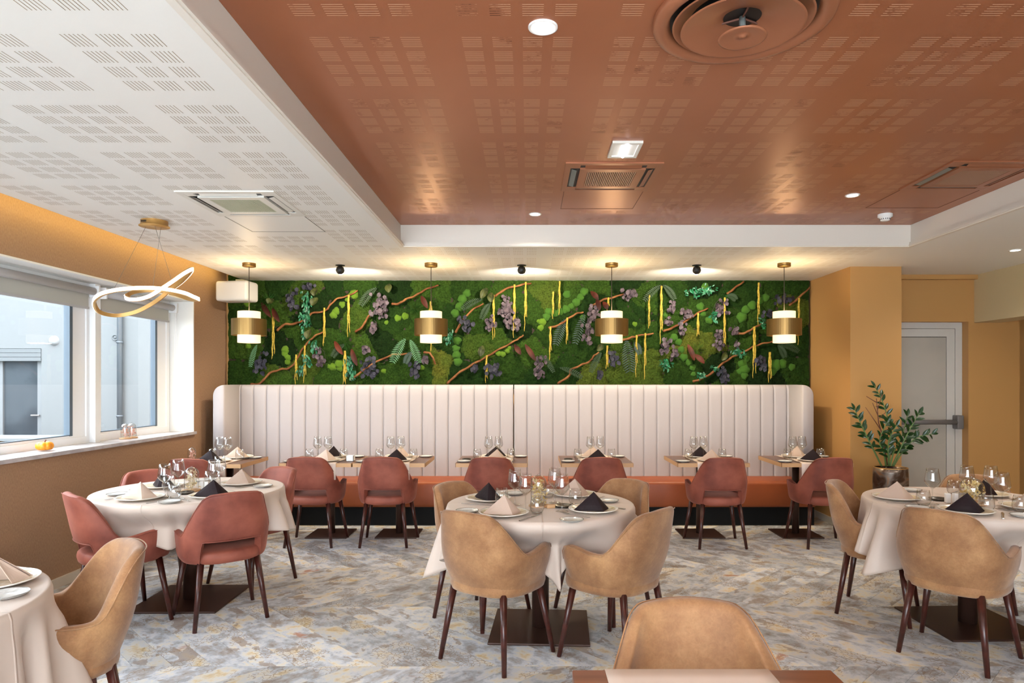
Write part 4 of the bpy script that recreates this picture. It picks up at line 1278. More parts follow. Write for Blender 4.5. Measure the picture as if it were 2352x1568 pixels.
def make_chair(kind):
    t = thing('dining_chair', 'chair', 'chair', (0, 0, 0))
    s, p = shell_mesh(kind)
    so = ob('shell', s, t)
    md = so.modifiers.new('smooth', 'SUBSURF'); md.levels = 1; md.render_levels = 1
    ob('piping', p, t)
    ob('seat', seat_mesh(kind), t)
    tops = [(-.185, .15), (.185, .15), (-.165, -.155), (.165, -.155)]
    bots = [(-.248, .205), (.248, .205), (-.213, -.215), (.213, -.215)]
    for (x0, y0), (x1, y1) in zip(tops, bots):
        b = MB(); b.tube([(x1 - (x0 - x1) * 0, y1, 0.0), (x0, y0, .395)], [.0125, .0205], 14)
        ob('leg', b.mesh('leg', mt['leg'], True), t)
    return t
protos = {}
def place_chair(kind, x, y, fx, fy, label, group):
    if kind not in protos:
        c = protos[kind] = make_chair(kind)
    else:
        c = copy_tree(protos[kind])
    c.location = (x, y, 0)
    c.rotation_euler = (0, 0, math.atan2(-fx, fy))
    c['label'] = label; c['group'] = group
    return c
gr = 'terracotta velvet chairs'; gb = 'caramel suede armchairs'
wall_tables = [-2.91, -1.94, -1.27, -.333, .631, 1.692, 2.638]
TN = ['in the window corner', 'second from the window wall', 'third from the window wall', 'fourth from the window wall', 'third from the ochre wall', 'second from the ochre wall', 'nearest the ochre wall']
TW = ['corner table', 'second wall table from window', 'third wall table from window', 'middle wall table', 'third wall table from ochre wall', 'second wall table from ochre wall', 'wall table nearest ochre wall']
for (x, y, rx, k) in ((-2.97, 6.14, .04, 0), (-1.99, 6.27, .0, 1), (-1.31, 6.27, -.0, 2), (-.335, 6.25, 0, 3), (.655, 6.25, 0, 4), (1.745, 6.23, -.02, 5), (2.715, 6.23, -.03, 6)):
    place_chair('red', x, y, rx, 1, 'terracotta velvet chair facing the banquette at the small table ' + TN[k], gr)
for (x, y, fx, fy, l) in ((-1.962, 4.305, -.63, .776, 'terracotta velvet chair with its back to the camera, right front of the left round table'),
                          (-2.57, 4.25, .68, .73, 'terracotta velvet chair at the left front of the left round table, beside the window wall'),
                          (-2.07, 5.05, -.5, -.87, 'terracotta velvet chair at the far right of the left round table'),
                          (-2.72, 4.90, .62, -.78, 'terracotta velvet chair at the far left of the left round table, under the window')):
    place_chair('red', x, y, fx, fy, l, gr)
for (x, y, fx, fy, l) in ((-.18, 3.70, .55, .83, 'caramel suede armchair at the front left of the central round table, back to the camera'),
                          (.485, 3.72, -.76, .65, 'caramel suede armchair at the front right of the central round table'),
                          (-.30, 4.32, .82, -.57, 'caramel suede armchair at the far left of the central round table'),
                          (.50, 4.42, -.72, -.69, 'caramel suede armchair at the far right of the central round table'),
                          (2.297, 4.40, .82, -.57, 'caramel suede armchair on the left side of the right-hand round table'),
                          (2.36, 3.70, .77, .635, 'large caramel suede armchair in front of the right-hand round table, back to the camera'),
                          (3.06, 4.62, -.6, -.8, 'caramel suede armchair behind the right-hand round table near the door'),
                          (-1.86, 2.62, -.68, -.73, 'caramel suede armchair at the lower left corner table, seen from the side'),
                          (.487, 1.78, 0, -1, 'caramel suede armchair behind the wooden table at the bottom edge')):
    place_chair('beige', x, y, fx, fy, l, gb)

# ------------------------------------------------------------------ tables
def pedestal(t, x, y, s, r, h, rz=0):
    ob('column', (lambda b: (b.tube([(0, 0, .012), (0, 0, h)], r, 28), b.mesh('column', mt['metal_brown'], True))[1])(MB()), t, (x, y, 0))
    b = rbox('base_plate', s, s, .013, .003, mt['metal_brown'], 2); b.polygons.foreach_set('use_smooth', [False] * len(b.polygons))
    ob('base_plate', b, t, (x, y, 0), (0, 0, rz))
ROUND = {'L': (-2.325, 4.63, .60, R(1)), 'C': (.075, 4.10, .565, R(-3)), 'R': (2.73, 4.165, .585, R(2)), 'B': (-2.25, 2.15, .585, 0)}
RL = {'L': 'left round table', 'C': 'central round table', 'R': 'right-hand round table', 'B': 'lower left corner round table'}
def cloth(rt, mid, cor, rot, seed, nf, flare=.03, push=None):
    rd = random.Random(seed)
    ph = [rd.uniform(0, 2 * PI) for _ in range(6)]
    NA = 200
    V = [(0, 0, 0)]
    rings = [rt * .35, rt * .7, rt * .93, rt - .008]
    NH = 22
    for a in range(NA):
        an = 2 * PI * a / NA
        am = an - rot
        corner = (1 / max(abs(math.cos(am)), abs(math.sin(am))) - 1) / .4142
        Rm = rt + mid + (cor - mid) * corner ** 1.15
        # soften corners slightly
        for r in rings:
            V.append((r * math.cos(an), r * math.sin(an), 0.0))
        D = max(.02, Rm - rt)
        for k in range(NH):
            f = k / (NH - 1)
            m_ = D * f
            g = sm(0, .12, m_)
            fold = math.cos(nf * an + ph[0] + .6 * math.sin(2 * an + ph[1])) * .55 + math.cos((nf * 2 - 3) * an + ph[2]) * .25 + math.cos((nf // 2 + 1) * an + ph[3]) * .35
            # extra gather running down to each corner
            ca = ((am + PI / 4) % (PI / 2)) - PI / 4
            dc = abs(abs(ca) - PI / 4)
            gather = math.cos(dc * 22) * math.exp(-(dc / .22) ** 2)
            amp = .30 * m_ * g
            rr = rt + .006 * math.sin(min(1, m_ / .02) * PI / 2) + flare * m_ * (1 - .25 * f) + amp * (fold + 1.0 * gather)
            rr = max(rr, rt * .84)
            dg = abs((an - R(-81) + PI) % (2 * PI) - PI)
            if push: rr = rr + (push + .25 * (rr - rt) - rr) * sm(.02, .17, m_) * (1 - sm(R(18), R(42), dg))
            z = -(m_ * (.975 if m_ > .03 else .9)) + .008 * (1 - sm(0, .03, m_)) - .008
            z *= 1 - .06 * corner
            if k == 0: z = -.001; rr = rt
            # sideways sweep so folds lean
            sw_ = .25 * amp * math.sin(nf * an + ph[4])
            V.append((rr * math.cos(an) - sw_ * math.sin(an), rr * math.sin(an) + sw_ * math.cos(an), z))
    per = len(rings) + NH
    Fc = []
    for a in range(NA):
        b_ = (a + 1) % NA
        Fc.append((0, 1 + a * per, 1 + b_ * per))
        for k in range(per - 1):
            Fc.append((1 + a * per + k, 1 + a * per + k + 1, 1 + b_ * per + k + 1, 1 + b_ * per + k))
    return me('tablecloth', V, Fc, mt['cloth'], True)
for key, nf, s, crot, fl_ in (('L', 13, (.24, .32), R(-35), .03), ('C', 12, (.20, .45), R(-35), .04), ('R', 11, (.24, .46), R(-33), .05), ('B', 12, (.34, .50), R(-30), .04)):
    x, y, r, rz = ROUND[key]
    t = thing('round_table', 'round pedestal table with square brown base, the ' + RL[key] + ' under its cloth', 'table', (x, y, 0), group='round cloth-covered tables')
    b = MB(); b.lathe([(0, .725), (r - .012, .725), (r - .008, .73), (r - .008, .747), (r - .012, .751), (0, .751)], 64)
    ob('tabletop', b.mesh('tabletop', mt['table_wood']), t)
    pedestal(t, 0, 0, .585, .052, .726, rz)
    c = ob('tablecloth', cloth(r, s[0], s[1], crot, {'L': 4, 'C': 9, 'R': 12, 'B': 21}[key], nf, fl_, {'L': .47, 'C': .40, 'R': .42}.get(key)), None, (x, y, .757))
    md = c.modifiers.new('thickness', 'SOLIDIFY'); md.thickness = .0025; md.offset = 1
    tag(c, 'pale satin tablecloth draped over the ' + RL[key], 'tablecloth', 'round table cloths')
ZCL = .7605

for k, x in enumerate(wall_tables):
    wd = .66 if k not in (1, 2) else .664
    y0, y1 = (6.105, 6.725) if k else (6.03, 6.66)
    t = thing('banquette_table', 'small square walnut-topped table with oak edge, ' + TN[k], 'table', (x, (y0 + y1) / 2, 0), group='small square tables along the banquettes')
    h = wd / 2 - .001; q = (y1 - y0) / 2
    ob('tabletop', boxm('tabletop', -h + .002, h - .002, -q + .002, q - .002, .725, .7605, mt['table_wood']), t)
    b = MB()
    b.box(-h, h, -q, -q + .003, .7245, .7602); b.box(-h, h, q - .003, q, .7245, .7602); b.box(-h, -h + .003, -q, q, .7245, .7602); b.box(h - .003, h, -q, q, .7245, .7602)
    ob('edge_band', b.mesh('edge_band', mt['edge']), t)
    ob('fixing_plate', boxm('fixing_plate', -.2, .2, .0, .2, .695, .7245, mt['metal_brown']), t)
    pedestal(t, 0, .2, .40, .034, .70)
t = thing('wooden_table', 'reddish wooden table top at the bottom edge of the photo', 'table', (.446, 1.394, 0))
b = rbox('tabletop', .665, .66, .036, .003, mt['table_wood_red'], 2)
ob('tabletop', b, t, (0, 0, .7245))
pedestal(t, 0, 0, .42, .04, .725)

def runner(x, y0, y1, wd, z, hang, label, front=True):
    b = MB(); n = 10
    V = []; Fc = []
    ys = [(y0 - .006, z - hang), (y0 - .006, z - hang * .5), (y0 - .005, z - .012), (y0 - .002, z + .001)] + [(y0 + (y1 - y0) * i / 12, z + .0015) for i in range(1, 13)]
    if hang == 0: ys = [(y0 + (y1 - y0) * i / 12, z + .0015) for i in range(13)]
    ys += [(y1 + .004, z - .004), (y1 + .005, z - .03)]
    for (yy, zz) in ys:
        for i in range(n + 1):
            u = i / n - .5
            zw = .0
            if y0 < yy < y1: zw = .0012 * max(0, math.cos(u * 40))
            V.append((u * wd, yy, zz + zw))
    m = n + 1
    for i in range(len(ys) - 1):
        for k in range(n): Fc.append((i * m + k, i * m + k + 1, (i + 1) * m + k + 1, (i + 1) * m + k))
    o = ob('table_runner', me('table_runner', V, Fc, mt['runner'], True), None, (x, 0, 0))
    md = o.modifiers.new('thickness', 'SOLIDIFY'); md.thickness = .001; md.offset = 1
    tag(o, label, 'table runner', 'pale table runners')
for k, x in enumerate(wall_tables):
    y0, y1 = (6.105, 6.725) if k else (6.03, 6.66)
    runner(x + .02, y0, y1, .34, .7605, .15, 'pale cloth runner across the small table ' + TN[k])
runner(.407, 1.066, 1.722, .42, .7605, .02, 'wide pale cloth runner on the wooden table at the bottom edge')

# ------------------------------------------------------------------ tableware prototypes
G = mt['glass']
def proto_wine():
    t = thing('wine_glass', '', 'wine glass')
    b = MB(); b.lathe([(0, .001), (.036, .001), (.037, .003), (.02, .006), (.006, .012), (.004, .025), (.0038, .085), (.006, .094), (.012, .099)], 24)
    ob('foot_and_stem', b.mesh('foot_and_stem', G, True), t)
    b = MB(); b.lathe([(0, .097), (.010, .0985), (.025, .109), (.040, .128), (.0435, .138), (.042, .150), (.036, .190), (.0325, .216), (.0318, .216), (.0352, .190), (.0412, .150), (.0425, .139), (.039, .129), (.024, .1105), (.008, .102), (0, .101)], 28)
    ob('bowl', b.mesh('bowl', G, True), t)
    return t
def proto_tumbler():
    o = MB(); o.lathe([(0, .0), (.026, .0), (.030, .004), (.040, .026), (.0415, .038), (.039, .06), (.0325, .098), (.0318, .098), (.0382, .06), (.0405, .038), (.039, .028), (.028, .009), (0, .008)], 28)
    return ob('tumbler', o.mesh('tumbler', G, True))
def proto_plate():
    b = MB(); wob = lambda a: 1 + .012 * math.sin(3 * a) + .01 * math.sin(5 * a + 1)
    b.lathe([(0, .0), (.085, .0), (.09, .002), (.13, .012), (.141, .017), (.143, .020), (.140, .0215), (.128, .0165), (.088, .007), (.06, .005), (0, .005)], 48, wob=wob)
    return ob('dinner_plate', b.mesh('dinner_plate', mt['plate'], True))
def proto_bread():
    b = MB(); wob = lambda a: 1 + .015 * math.sin(2 * a + .5) + .01 * math.sin(5 * a)
    b.lathe([(0, 0), (.045, 0), (.060, .006), (.066, .011), (.0665, .013), (.0645, .0135), (.058, .009), (.04, .0045), (0, .0045)], 36, wob=wob)
    return ob('bread_plate', b.mesh('bread_plate', mt['bread'], True))
def napkin_mesh(mat):
    A = Vector((.004, .0, .104)); L_ = Vector((-.122, .004, 0)); Rr = Vector((.104, .014, 0)); Fm = Vector((.040, -.060, 0)); B1 = Vector((-.05, .06, 0)); B2 = Vector((.05, .065, 0))
    V = []; Fc = []
    def tri(p, q, r, bulge, n=7):
        base = len(V); nn = (q - p).cross(r - p).normalized()
        idx = {}
        for i in range(n + 1):
            for j in range(n + 1 - i):
                u, v = i / n, j / n; w_ = 1 - u - v
                pt = p * w_ + q * u + r * v + nn * bulge * 27 * u * v * w_
                idx[i, j] = len(V); V.append(tuple(pt))
        for i in range(n):
            for j in range(n - i):
                Fc.append((idx[i, j], idx[i + 1, j], idx[i, j + 1]))
                if i + j < n - 1: Fc.append((idx[i + 1, j], idx[i + 1, j + 1], idx[i, j + 1]))
    tri(A, L_, Fm, .006); tri(A, Fm, Rr, .005)
    tri(A - Vector((0, -.004, .004)), Rr + Vector((-.012, .012, 0)), B2, -.004); tri(A - Vector((0, -.004, .004)), B1, L_ + Vector((.012, .012, 0)), -.004)
    # inner folded layer seen at the front opening
    tri(A - Vector((0, -.003, .012)), L_ * .88 + Vector((0, .004, 0)), Fm * .85 + Vector((.0, .012, 0)), .003)
    return me('folded_napkin', V, Fc, mat, False)
nmesh = {'dark': napkin_mesh(mt['nap_dark']), 'taupe': napkin_mesh(mt['nap_taupe'])}
def proto_nap(c):
    o = ob('folded_napkin', nmesh[c])
    md = o.modifiers.new('thickness', 'SOLIDIFY'); md.thickness = .0035; md.offset = -1
    return o
def flat(outline, th=.0018, arch=None):
    n = len(outline); V = []
    for z in (0, th):
        for (x, y) in outline: V.append((x, y, z + (arch(y) if arch else 0)))
    Fc = [tuple(range(n))[::-1], tuple(range(n, 2 * n))] + [(k, (k + 1) % n, n + (k + 1) % n, n + k) for k in range(n)]
    return V, Fc
def proto_knife():
    t = thing('table_knife', '', 'knife')
    b = MB(); b.add(*flat([(-.004, -.11), (.004, -.11), (.0055, -.02), (.004, 0), (-.004, 0), (-.0055, -.02)], .004)); ob('handle', b.mesh('handle', mt['steel']), t)
    b = MB(); b.add(*flat([(-.004, 0), (.004, 0), (.008, .02), (.0085, .08), (.004, .105), (-.002, .112), (-.005, .1)], .0015)); ob('blade', b.mesh('blade', mt['steel']), t)
    return t
def proto_fork():
    t = thing('table_fork', '', 'fork')
    b = MB(); b.add(*flat([(-.006, -.1), (.006, -.1), (.003, -.02), (.0025, .03), (-.0025, .03), (-.003, -.02)], .0022, lambda y: .002)); ob('handle', b.mesh('handle', mt['steel']), t)
    b = MB(); ar = lambda y: .004 + .006 * math.sin((y - .03) * 30)
    b.add(*flat([(-.0025, .03), (.0025, .03), (.011, .042), (.012, .06), (-.012, .06), (-.011, .042)], .0018, lambda y: .002))
    for k in range(4):
        x = -.0105 + k * .007
        b.add(*flat([(x - .0015, .059), (x + .0015, .059), (x + .001, .098), (x - .001, .098)], .0016, lambda y: .002 + (y - .06) * .12))
    ob('tines', b.mesh('tines', mt['steel']), t)
    return t
def flowers(r, h, mat, n, seed):
    rd = random.Random(seed); b = MB()
    for i in range(n):
        a = rd.uniform(0, 2 * PI); f = rd.random(); z = .02 + (h - .035) * f
        q = r * (.35 + .55 * rd.random()) * (1 if f < .7 else .8)
        p = Vector((q * math.cos(a), q * math.sin(a), z))
        d = Vector((rd.uniform(-1, 1), rd.uniform(-1, 1), rd.uniform(-.4, 1))).normalized(); nn = d.orthogonal().normalized()
        leafquad(b, p, d, nn, min(.026, r * .5), .0055)
    for i in range(8):
        a = i * PI / 4; b.tube([(0, 0, .01), (r * .5 * math.cos(a), r * .5 * math.sin(a), h * .75)], .0012, 5)
    return b.mesh('dried_flowers', mat)
def proto_dome(r, h, mat, seed, base=True):
    t = thing('glass_dome', '', 'glass dome')
    b = MB()
    prof = [(r, .012)] + [(r, .012 + (h - r) * f) for f in (.3, .7, 1)] + [(r * math.cos(a), h - r + .012 + r * math.sin(a)) for a in [i * PI / 2 / 10 for i in range(1, 11)]]
    b.lathe(prof + [(max(0, x - .0015), z - .0015) for x, z in reversed(prof)], 32)
    b.lathe([(.0, h + .022), (.008, h + .018), (.009, h + .012), (.004, h + .006)], 14)
    ob('dome', b.mesh('dome', G, True), t)
    if base:
        b = MB(); b.lathe([(0, 0), (r + .010, 0), (r + .012, .003), (r + .012, .009), (r + .008, .012), (0, .012)], 32); ob('wooden_base', b.mesh('wooden_base', mt['edge'], False), t)
    ob('dried_flowers', flowers(r, h, mat, 110 if r > .04 else 45, seed), t, kind='stuff')
    return t
PR_ = dict(wine=proto_wine(), tumbler=proto_tumbler(), plate=proto_plate(), bread=proto_bread(), dark=proto_nap('dark'), taupe=proto_nap('taupe'), knife=proto_knife(), fork=proto_fork())
used_p = set()
CAT = dict(wine='wine glass', tumbler='tumbler', plate='plate', bread='side plate', dark='napkin', taupe='napkin', knife='knife', fork='fork')
GRP = dict(wine='stemmed wine glasses', tumbler='stemless tumblers', plate='large stoneware dinner plates', bread='small grey side plates', dark='dark folded napkins', taupe='taupe folded napkins', knife='table knives', fork='table forks')
DES = dict(wine='stemmed wine glass', tumbler='water tumbler', plate='large cream plate', bread='small grey side plate',
           dark='aubergine napkin pyramid', taupe='taupe napkin pyramid', knife='steel knife', fork='steel fork')
def put(kind, x, y, z, rz, where):
    p = PR_[kind]
    if kind in used_p: p = copy_tree(p)
    used_p.add(kind)
    p.location = (x, y, z); p.rotation_euler = (0, 0, rz)
    tag(p, DES[kind] + ' ' + where, CAT[kind], GRP[kind])
    return p
DN = {(-1, -1): 'front left', (1, -1): 'front right', (-1, 1): 'back left', (1, 1): 'back right'}
def side(x, y, cx, cy): return DN[(-1 if x < cx else 1, -1 if y < cy else 1)]
def setting(key, px, py, col, facing, wh, naprot=None, cutlery=True):
    """plate, napkin, knife and fork for the seat whose guest looks along `facing`"""
    ang = math.atan2(-facing[0], facing[1])
    put('plate', px, py, ZCL, ang + .3, wh)
    put(col, px, py, ZCL + .0075, ang if naprot is None else naprot, wh)
    if cutlery:
        rx, ry = math.cos(ang), math.sin(ang)
        put('knife', px + rx * .168, py + ry * .168, ZCL + .001, ang, 'beside the plate ' + wh)
        put('fork', px - rx * .168, py - ry * .168, ZCL + .001, ang, 'beside the plate ' + wh)
def rt(key, plates, breads, wines, tumblers):
    cx, cy, r, _ = ROUND[key]; nm = RL[key]
    for (x, y, c, nr) in plates:
        f = (cx - x, cy - y); l = math.hypot(*f)
        setting(key, x, y, c, (f[0] / l, f[1] / l), 'at the %s of the %s' % (side(x, y, cx, cy), nm), nr)
    def uniq(kind, lst):
        srt = sorted(lst); 
        for (x, y) in lst:
            n = len(lst); i = srt.index((x, y))
            o = ['leftmost', 'second from left', 'third from left', 'rightmost'][i if n == 4 else (i if i < n - 1 else 3)]
            put(kind, x, y, ZCL, random.uniform(0, 6), '%s of those on the %s' % (o, nm))
    uniq('bread', breads); uniq('wine', wines); uniq('tumbler', tumblers)
rt('C', [(-.249, 4.20, 'dark', R(-35)), (-.136, 3.74, 'taupe', R(12)), (.372, 3.84, 'dark', R(15)), (.30, 4.36, 'taupe', R(10))],
   [(-.347, 3.815), (.231, 3.56), (.497, 4.146), (-.089, 4.41)], [(-.079, 4.03), (-.015, 3.84), (.163, 4.10), (.194, 3.83)], [(-.16, 4.06), (.05, 3.766), (.285, 4.03), (.126, 4.28)])
rt('L', [(-2.449, 4.23, 'taupe', R(5)), (-2.572, 4.71, 'dark', R(-30)), (-2.03, 4.32, 'dark', R(18)), (-2.075, 4.85, 'taupe', R(35))],
   [(-2.2, 4.11), (-1.871, 4.73), (-2.68, 4.38), (-2.42, 5.0)], [(-2.324, 4.29), (-2.364, 4.53), (-2.12, 4.52), (-2.18, 4.74)], [(-2.24, 4.244), (-2.445, 4.56), (-2.16, 4.62), (-2.3, 4.85)])
rt('R', [(2.332, 4.244, 'taupe', R(-15)), (2.488, 3.805, 'dark', R(-8)), (2.977, 4.37, 'dark', R(40)), (2.92, 3.92, 'taupe', R(30))],
   [(2.274, 3.917), (3.12, 4.16), (2.72, 3.68), (2.6, 4.55)], [(2.448, 4.06), (2.76, 4.216), (2.9, 4.20), (2.754, 3.894)], [(2.352, 3.99), (2.617, 3.827), (2.79, 3.80), (2.786, 4.387)])
cx, cy = ROUND['B'][:2]
setting('B', -1.955, 2.455, 'taupe', (-.7, -.7), 'on the lower left corner table', R(-140), False)
put('bread', -1.80, 2.315, ZCL, 0, 'at the edge of the cloth in the lower left corner')
PR_['plate'].location.z = ZCL

def dome(x, y, r, h, mat, seed, label, base=True, z=None):
    t = proto_dome(r, h, mat, seed, base); t.location = (x, y, ZCL if z is None else z)
    tag(t, label, 'glass dome'); return t
dome(.062, 3.985, .047, .175, mt['petal'], 1, 'tall glass dome of golden dried flowers on the central round table')
dome(-2.284, 4.55, .046, .15, mt['petal_pale'], 2, 'glass dome of pale dried flowers on the left round table')
dome(2.687, 4.06, .068, .15, mt['petal'], 3, 'wide round glass dome of yellow dried flowers on the right-hand round table')
dome(-3.17, 6.32, .036, .11, mt['pink'], 4, 'small glass dome with pink dried flowers on the small table in the window corner')
zs = WZ0 + .028
for i, (dy) in enumerate((0, .16)):
    pass
def PX(px, py, X): # point on plane X
    D = X * F / (px - 1213); return D, EYE - (py - 877) * D / F
for i, px in enumerate((284, 299)):
    D, _ = PX(px, 997, -3.60)
    t = dome(-3.585, D, .037, .125, mt['pink'], 6 + i, ['left', 'right'][i] + ' one of two small glass domes of pink roses on the window sill', True, zs)
# pumpkin
D, _ = PX(104, 1030, -3.55)
t = thing('pumpkin', 'small orange decorative pumpkin on the window sill', 'pumpkin', (-3.555, D, zs))
V = []; Fc = []; n, m = 48, 12
for i in range(m + 1):
    th = PI * i / m
    for k in range(n):
        a = 2 * PI * k / n
        rr = .058 * math.sin(th) ** .75 * (1 - .13 * abs(math.cos(a * 4)) ** 6 * 1.0 + .0) if 0 < i < m else .001
        z = .037 - .037 * math.cos(th) ** 1 * (1 - .35 * math.exp(-(math.sin(th) / .4) ** 2))
        V.append((rr * math.cos(a), rr * math.sin(a), .0 + z))
for i in range(m):
    for k in range(n): Fc.append((i * n + k, i * n + (k + 1) % n, (i + 1) * n + (k + 1) % n, (i + 1) * n + k))
ob('flesh', me('flesh', V, Fc, mt['pumpkin'], True), t)
b = MB(); b.tube([(0, 0, .058), (.003, 0, .072), (.01, 0, .082)], [.007, .005, .004], 8); ob('stalk', b.mesh('stalk', mt['twig'], True), t)

dm = MB(); dm.lathe([(0, .0), (.04, 0), (.052, .008), (.054, .014), (.051, .0145), (.04, .006), (0, .004)], 32)
def dish(x, y, label, r=1):
    o = ob('dark_dish', dm_mesh, None, (x, y, ZCL), scale=(r, r, 1)); tag(o, label, 'dish', 'small dark metal dishes')
dm_mesh = dm.mesh('dark_dish', mt['dish'], True)
dish(.205, 3.965, 'small dark metal dish behind the front right glass on the central round table')
dish(-2.27, 4.44, 'small dark metal dish before the dome on the left round table')
dish(2.57, 4.20, 'small dark metal dish on the right-hand round table')
wb = tag(ob('wooden_block', rbox('wooden_block', .05, .03, .02, .003, mt['edge'], 2), None, (.133, 3.94, ZCL), (0, 0, .2)), 'small wooden block beside the glass dome on the central round table', 'block')
def shaker(x, y, label, s=.028, h=.06):
    t = thing('shaker', label, 'shaker', (x, y, ZCL)); ob('body', rbox('body', s, s, h, .005, mt['porcelain']), t)
    b = MB()
    for k in range(3): b.lathe([(0, h + .0004), (.0015, h + .0002)], 8, (-.006 + .006 * k, 0, 0))
    ob('holes', b.mesh('holes', mt['charcoal']), t, kind='stuff')
shaker(-2.235, 4.60, 'left white square shaker on the left round table')
shaker(-2.196, 4.585, 'right white square shaker on the left round table')
shaker(2.565, 4.10, 'left white square shaker on the right-hand round table')
shaker(2.612, 4.10, 'right white square shaker on the right-hand round table')
t = thing('sugar_holder', 'white cube sachet holder between the second and third wall tables', 'holder', (-1.66, 6.27, ZCL))
b = MB()
for (a0, a1, c0, c1) in ((-.035, .035, -.03, -.026), (-.035, .035, .026, .03), (-.035, -.031, -.03, .03), (.031, .035, -.03, .03)): b.box(a0, a1, c0, c1, 0, .055)
b.box(-.035, .035, -.03, .03, 0, .004)
ob('cube', b.mesh('cube', mt['porcelain']), t)

# wall tables: two covers each
ncol = [('dark', 'taupe'), ('taupe', 'dark'), ('dark', 'taupe'), ('taupe', 'dark'), ('dark', 'taupe'), ('taupe', 'dark'), ('dark', 'taupe')]
for k, x in enumerate(wall_tables):
    y = 6.405 if k else 6.34
    w_ = TW[k]
    if k == 0:
        put('plate', x + .02, y - .16, ZCL + .002, 0, 'nearer the chair on the ' + w_); put('dark', x - .03, y - .14, ZCL + .0095, R(15), 'nearer the chair on the ' + w_)
        put('plate', x + .1, y + .16, ZCL + .002, 1, 'nearer the banquette on the ' + w_); put('taupe', x + .09, y + .16, ZCL + .0095, R(25), 'nearer the banquette on the ' + w_)
        put('bread', x + .26, y + .17, ZCL, 0, 'on the right of the ' + w_); put('bread', x - .22, y - .2, ZCL, 0, 'on the left of the ' + w_)
        put('wine', x - .02, y + .03, ZCL + .002, 0, 'on the left of the pair on the ' + w_); put('wine', x + .07, y + .0, ZCL + .002, 0, 'on the right of the pair on the ' + w_)
        put('tumbler', x - .12, y + .1, ZCL + .002, 0, 'on the left of the ' + w_); put('tumbler', x + .175, y + .02, ZCL + .002, 0, 'on the right of the ' + w_)
        continue
    dx = [0, .03, .02, .02, .0, .0, .0][k]
    put('plate', x + .02 + dx, y - .155, ZCL + .002, k, 'nearer the chair on the ' + w_)
    put(ncol[k][0], x + .02 + dx, y - .14, ZCL + .0095, R([0, 0, 15, 10, -10, 5, -10][k]), 'nearer the chair on the ' + w_)
    put('plate', x + dx - .01, y + .165, ZCL + .002, k * 2, 'nearer the banquette on the ' + w_)
    put(ncol[k][1], x + .0 + dx, y + .175, ZCL + .0095, R([0, 170, 160, 185, 10, 190, 10][k] % 60), 'nearer the banquette on the ' + w_)
    put('bread', x - .26, y - .20, ZCL, k, 'at the left end of the ' + w_); put('bread', x + .26, y + .21, ZCL, k, 'at the right end of the ' + w_)
    wx_ = [0, -.03, .0, .0, .01, -.06, -.06][k]
    put('wine', x - .045 + wx_, y + .015, ZCL + .002, 0, 'left one of the pair on the ' + w_); put('wine', x + .05 + wx_, y + .03, ZCL + .002, 0, 'right one of the pair on the ' + w_)
    put('tumbler', x - .155, y + .02, ZCL + .002, 0, 'at the left of the ' + w_); put('tumbler', x + .17, y + .03, ZCL + .002, 0, 'at the right of the ' + w_)
    put('fork', x - .15 + dx, y - .16, ZCL + .003, R(3), 'left of the near plate on the ' + w_)
    put('knife', x + .19, y - .16, ZCL + .003, R(-3), 'right of the near plate on the ' + w_)
    if k in (3, 4): dish(x - .25, y - .05, 'small dark metal dish on the ' + w_, .8)

# ------------------------------------------------------------------ potted plant
t = thing('potted_plant', 'glossy dark green leafy plant in a mottled bronze pot before the ochre column', 'plant', (3.395, 6.28, 0))
def pot_mat():
    m, N, L, b = newmat('mottled_bronze_glaze')
    setp(b, rough=.28, metal=.55)
    tc = N.new('ShaderNodeTexCoord'); n = N.new('ShaderNodeTexNoise'); n.inputs['Scale'].default_value = 9; n.inputs['Detail'].default_value = 5; n.inputs['Distortion'].default_value = 1
    L.new(tc.outputs['Object'], n.inputs['Vector']); r = N.new('ShaderNodeValToRGB'); e = r.color_ramp.elements
    e[0].position = .35; e[0].color = srgb('#2c201c'); e[1].position = .72; e[1].color = srgb('#a8703a')
    for p, c in ((.48, '#5a4538'), (.57, '#7c746c')):
        x = e.new(p); x.color = srgb(c)
    L.new(n.outputs[0], r.inputs[0]); L.new(r.outputs[0], b.inputs['Base Color']); return m
b = MB(); b.lathe([(0, 0), (.115, 0), (.125, .02), (.145, .3), (.152, .55), (.15, .66), (.146, .70), (.138, .70), (.14, .66), (.14, .62)], 48); ob('pot', b.mesh('pot', pot_mat(), True), t)
b = MB(); b.lathe([(.1465, .698), (.1465, .7035), (.1375, .7035), (.1375, .698)], 48); ob('gold_rim', b.mesh('gold_rim', mt['gold'], True), t)
b = MB(); b.lathe([(.139, .64), (.07, .655), (0, .66)], 32); ob('soil', b.mesh('soil', mt['soil'], True), t)
def leaf_m():
    V = []; Fc = []; n = 6
    for i in range(n + 1):
        f = i / n; w_ = .0165 * math.sin(PI * (f * .93 + .05)) ** .75
        for u in (-1, 0, 1): V.append((u * w_, f * .085, abs(u) * w_ * .35 - .012 * f * f))
    for i in range(n):
        for k in range(2): Fc.append((i * 3 + k, i * 3 + k + 1, (i + 1) * 3 + k + 1, (i + 1) * 3 + k))
    return me('leaf', V, Fc, mt['leafgreen'], True)
lm = leaf_m()
rp = random.Random(11)
D = 6.28
def pp(px, py, dd=0): return Vector(((px - 1213) * (D + dd) / F - 3.395, dd, EYE - (py - 877) * (D + dd) / F))
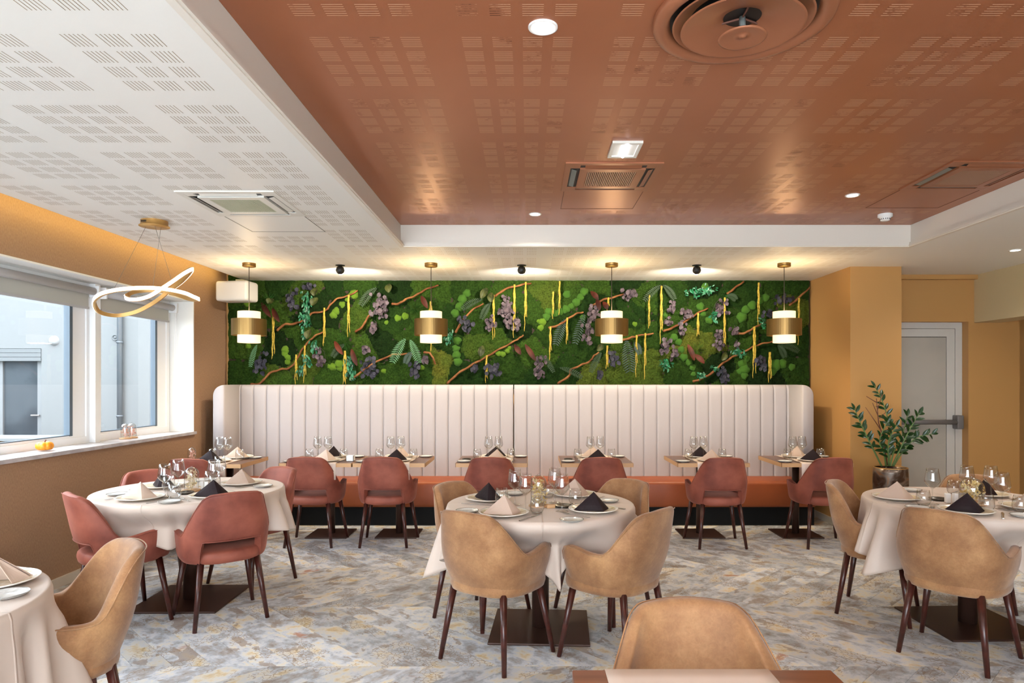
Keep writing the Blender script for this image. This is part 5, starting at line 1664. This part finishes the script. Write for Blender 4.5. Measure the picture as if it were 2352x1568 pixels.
stems = [([(2025, 1070), (2000, 1020), (1978, 975), (1962, 937)], 18, 0), ([(2040, 1070), (2046, 1000), (2030, 930), (2008, 885)], 18, .05), ([(2050, 1070), (2068, 1030), (2090, 985), (2112, 948)], 17, -.05),
         ([(2052, 1070), (2075, 1035), (2105, 1005), (2145, 996)], 18, 0.02), ([(2035, 1070), (2030, 1040), (2020, 1010), (2040, 965)], 14, -.1), ([(2045, 1070), (2052, 1040), (2072, 1000), (2085, 950)], 14, .08), ([(2043, 1070), (2040, 1045), (2042, 1010), (2060, 975)], 12, -.14)]
for pts, nl, dd in stems:
    P = [pp(a, c, dd * i / 3) for i, (a, c) in enumerate(pts)]
    Q = []
    for i in range(len(P) - 1):
        for k in range(6):
            t_ = k / 6; p0, p1, p2, p3 = P[max(i - 1, 0)], P[i], P[i + 1], P[min(i + 2, len(P) - 1)]
            Q.append(.5 * ((2 * p1) + (-p0 + p2) * t_ + (2 * p0 - 5 * p1 + 4 * p2 - p3) * t_ * t_ + (-p0 + 3 * p1 - 3 * p2 + p3) * t_ ** 3))
    Q.append(P[-1])
    b = MB(); b.tube(Q, [.009 * (1 - .7 * i / len(Q)) for i in range(len(Q))], 8)
    so = ob('stem', b.mesh('stem', mt['stemgreen'], True), t)
    for i in range(nl):
        f = .28 + .72 * i / (nl - 1); q = min(len(Q) - 2, int(f * (len(Q) - 1)))
        d = (Q[q + 1] - Q[q]).normalized(); s = d.cross(Vector((0, -1, 0))).normalized()
        sg = 1 if i % 2 else -1
        yv = (s * sg * .85 + d * .75 + Vector((0, rp.uniform(-.55, .35), 0))).normalized()
        if i == nl - 1: yv = d
        zv = (Vector((0, -1, .6)) - yv * Vector((0, -1, .6)).dot(yv)).normalized(); xv = yv.cross(zv)
        o = ob('leaf', lm, so)
        sc_f = rp.uniform(.85, 1.15) * (1 - .25 * abs(f - .6))
        o.matrix_local = Matrix.Translation(Q[q]) @ Matrix((xv, yv, zv)).transposed().to_4x4() @ Matrix.Scale(sc_f, 4)
b = MB()
b.tube([pp(2037, 1068), pp(2030, 1010), pp(2018, 970), pp(2013, 915)], [.008, .007, .005, .004], 7)
for a, c in (((2022, 985), (1988, 935)), ((2017, 955), (2004, 925)), ((2015, 925), (1990, 910)), ((2025, 1000), (2060, 965)), ((2020, 960), (2036, 945)), ((2016, 940), (2026, 905))):
    b.tube([pp(*a), pp(*c)], [.004, .0025], 6)
ob('coral_twig', b.mesh('coral_twig', mt['twig'], True), t)
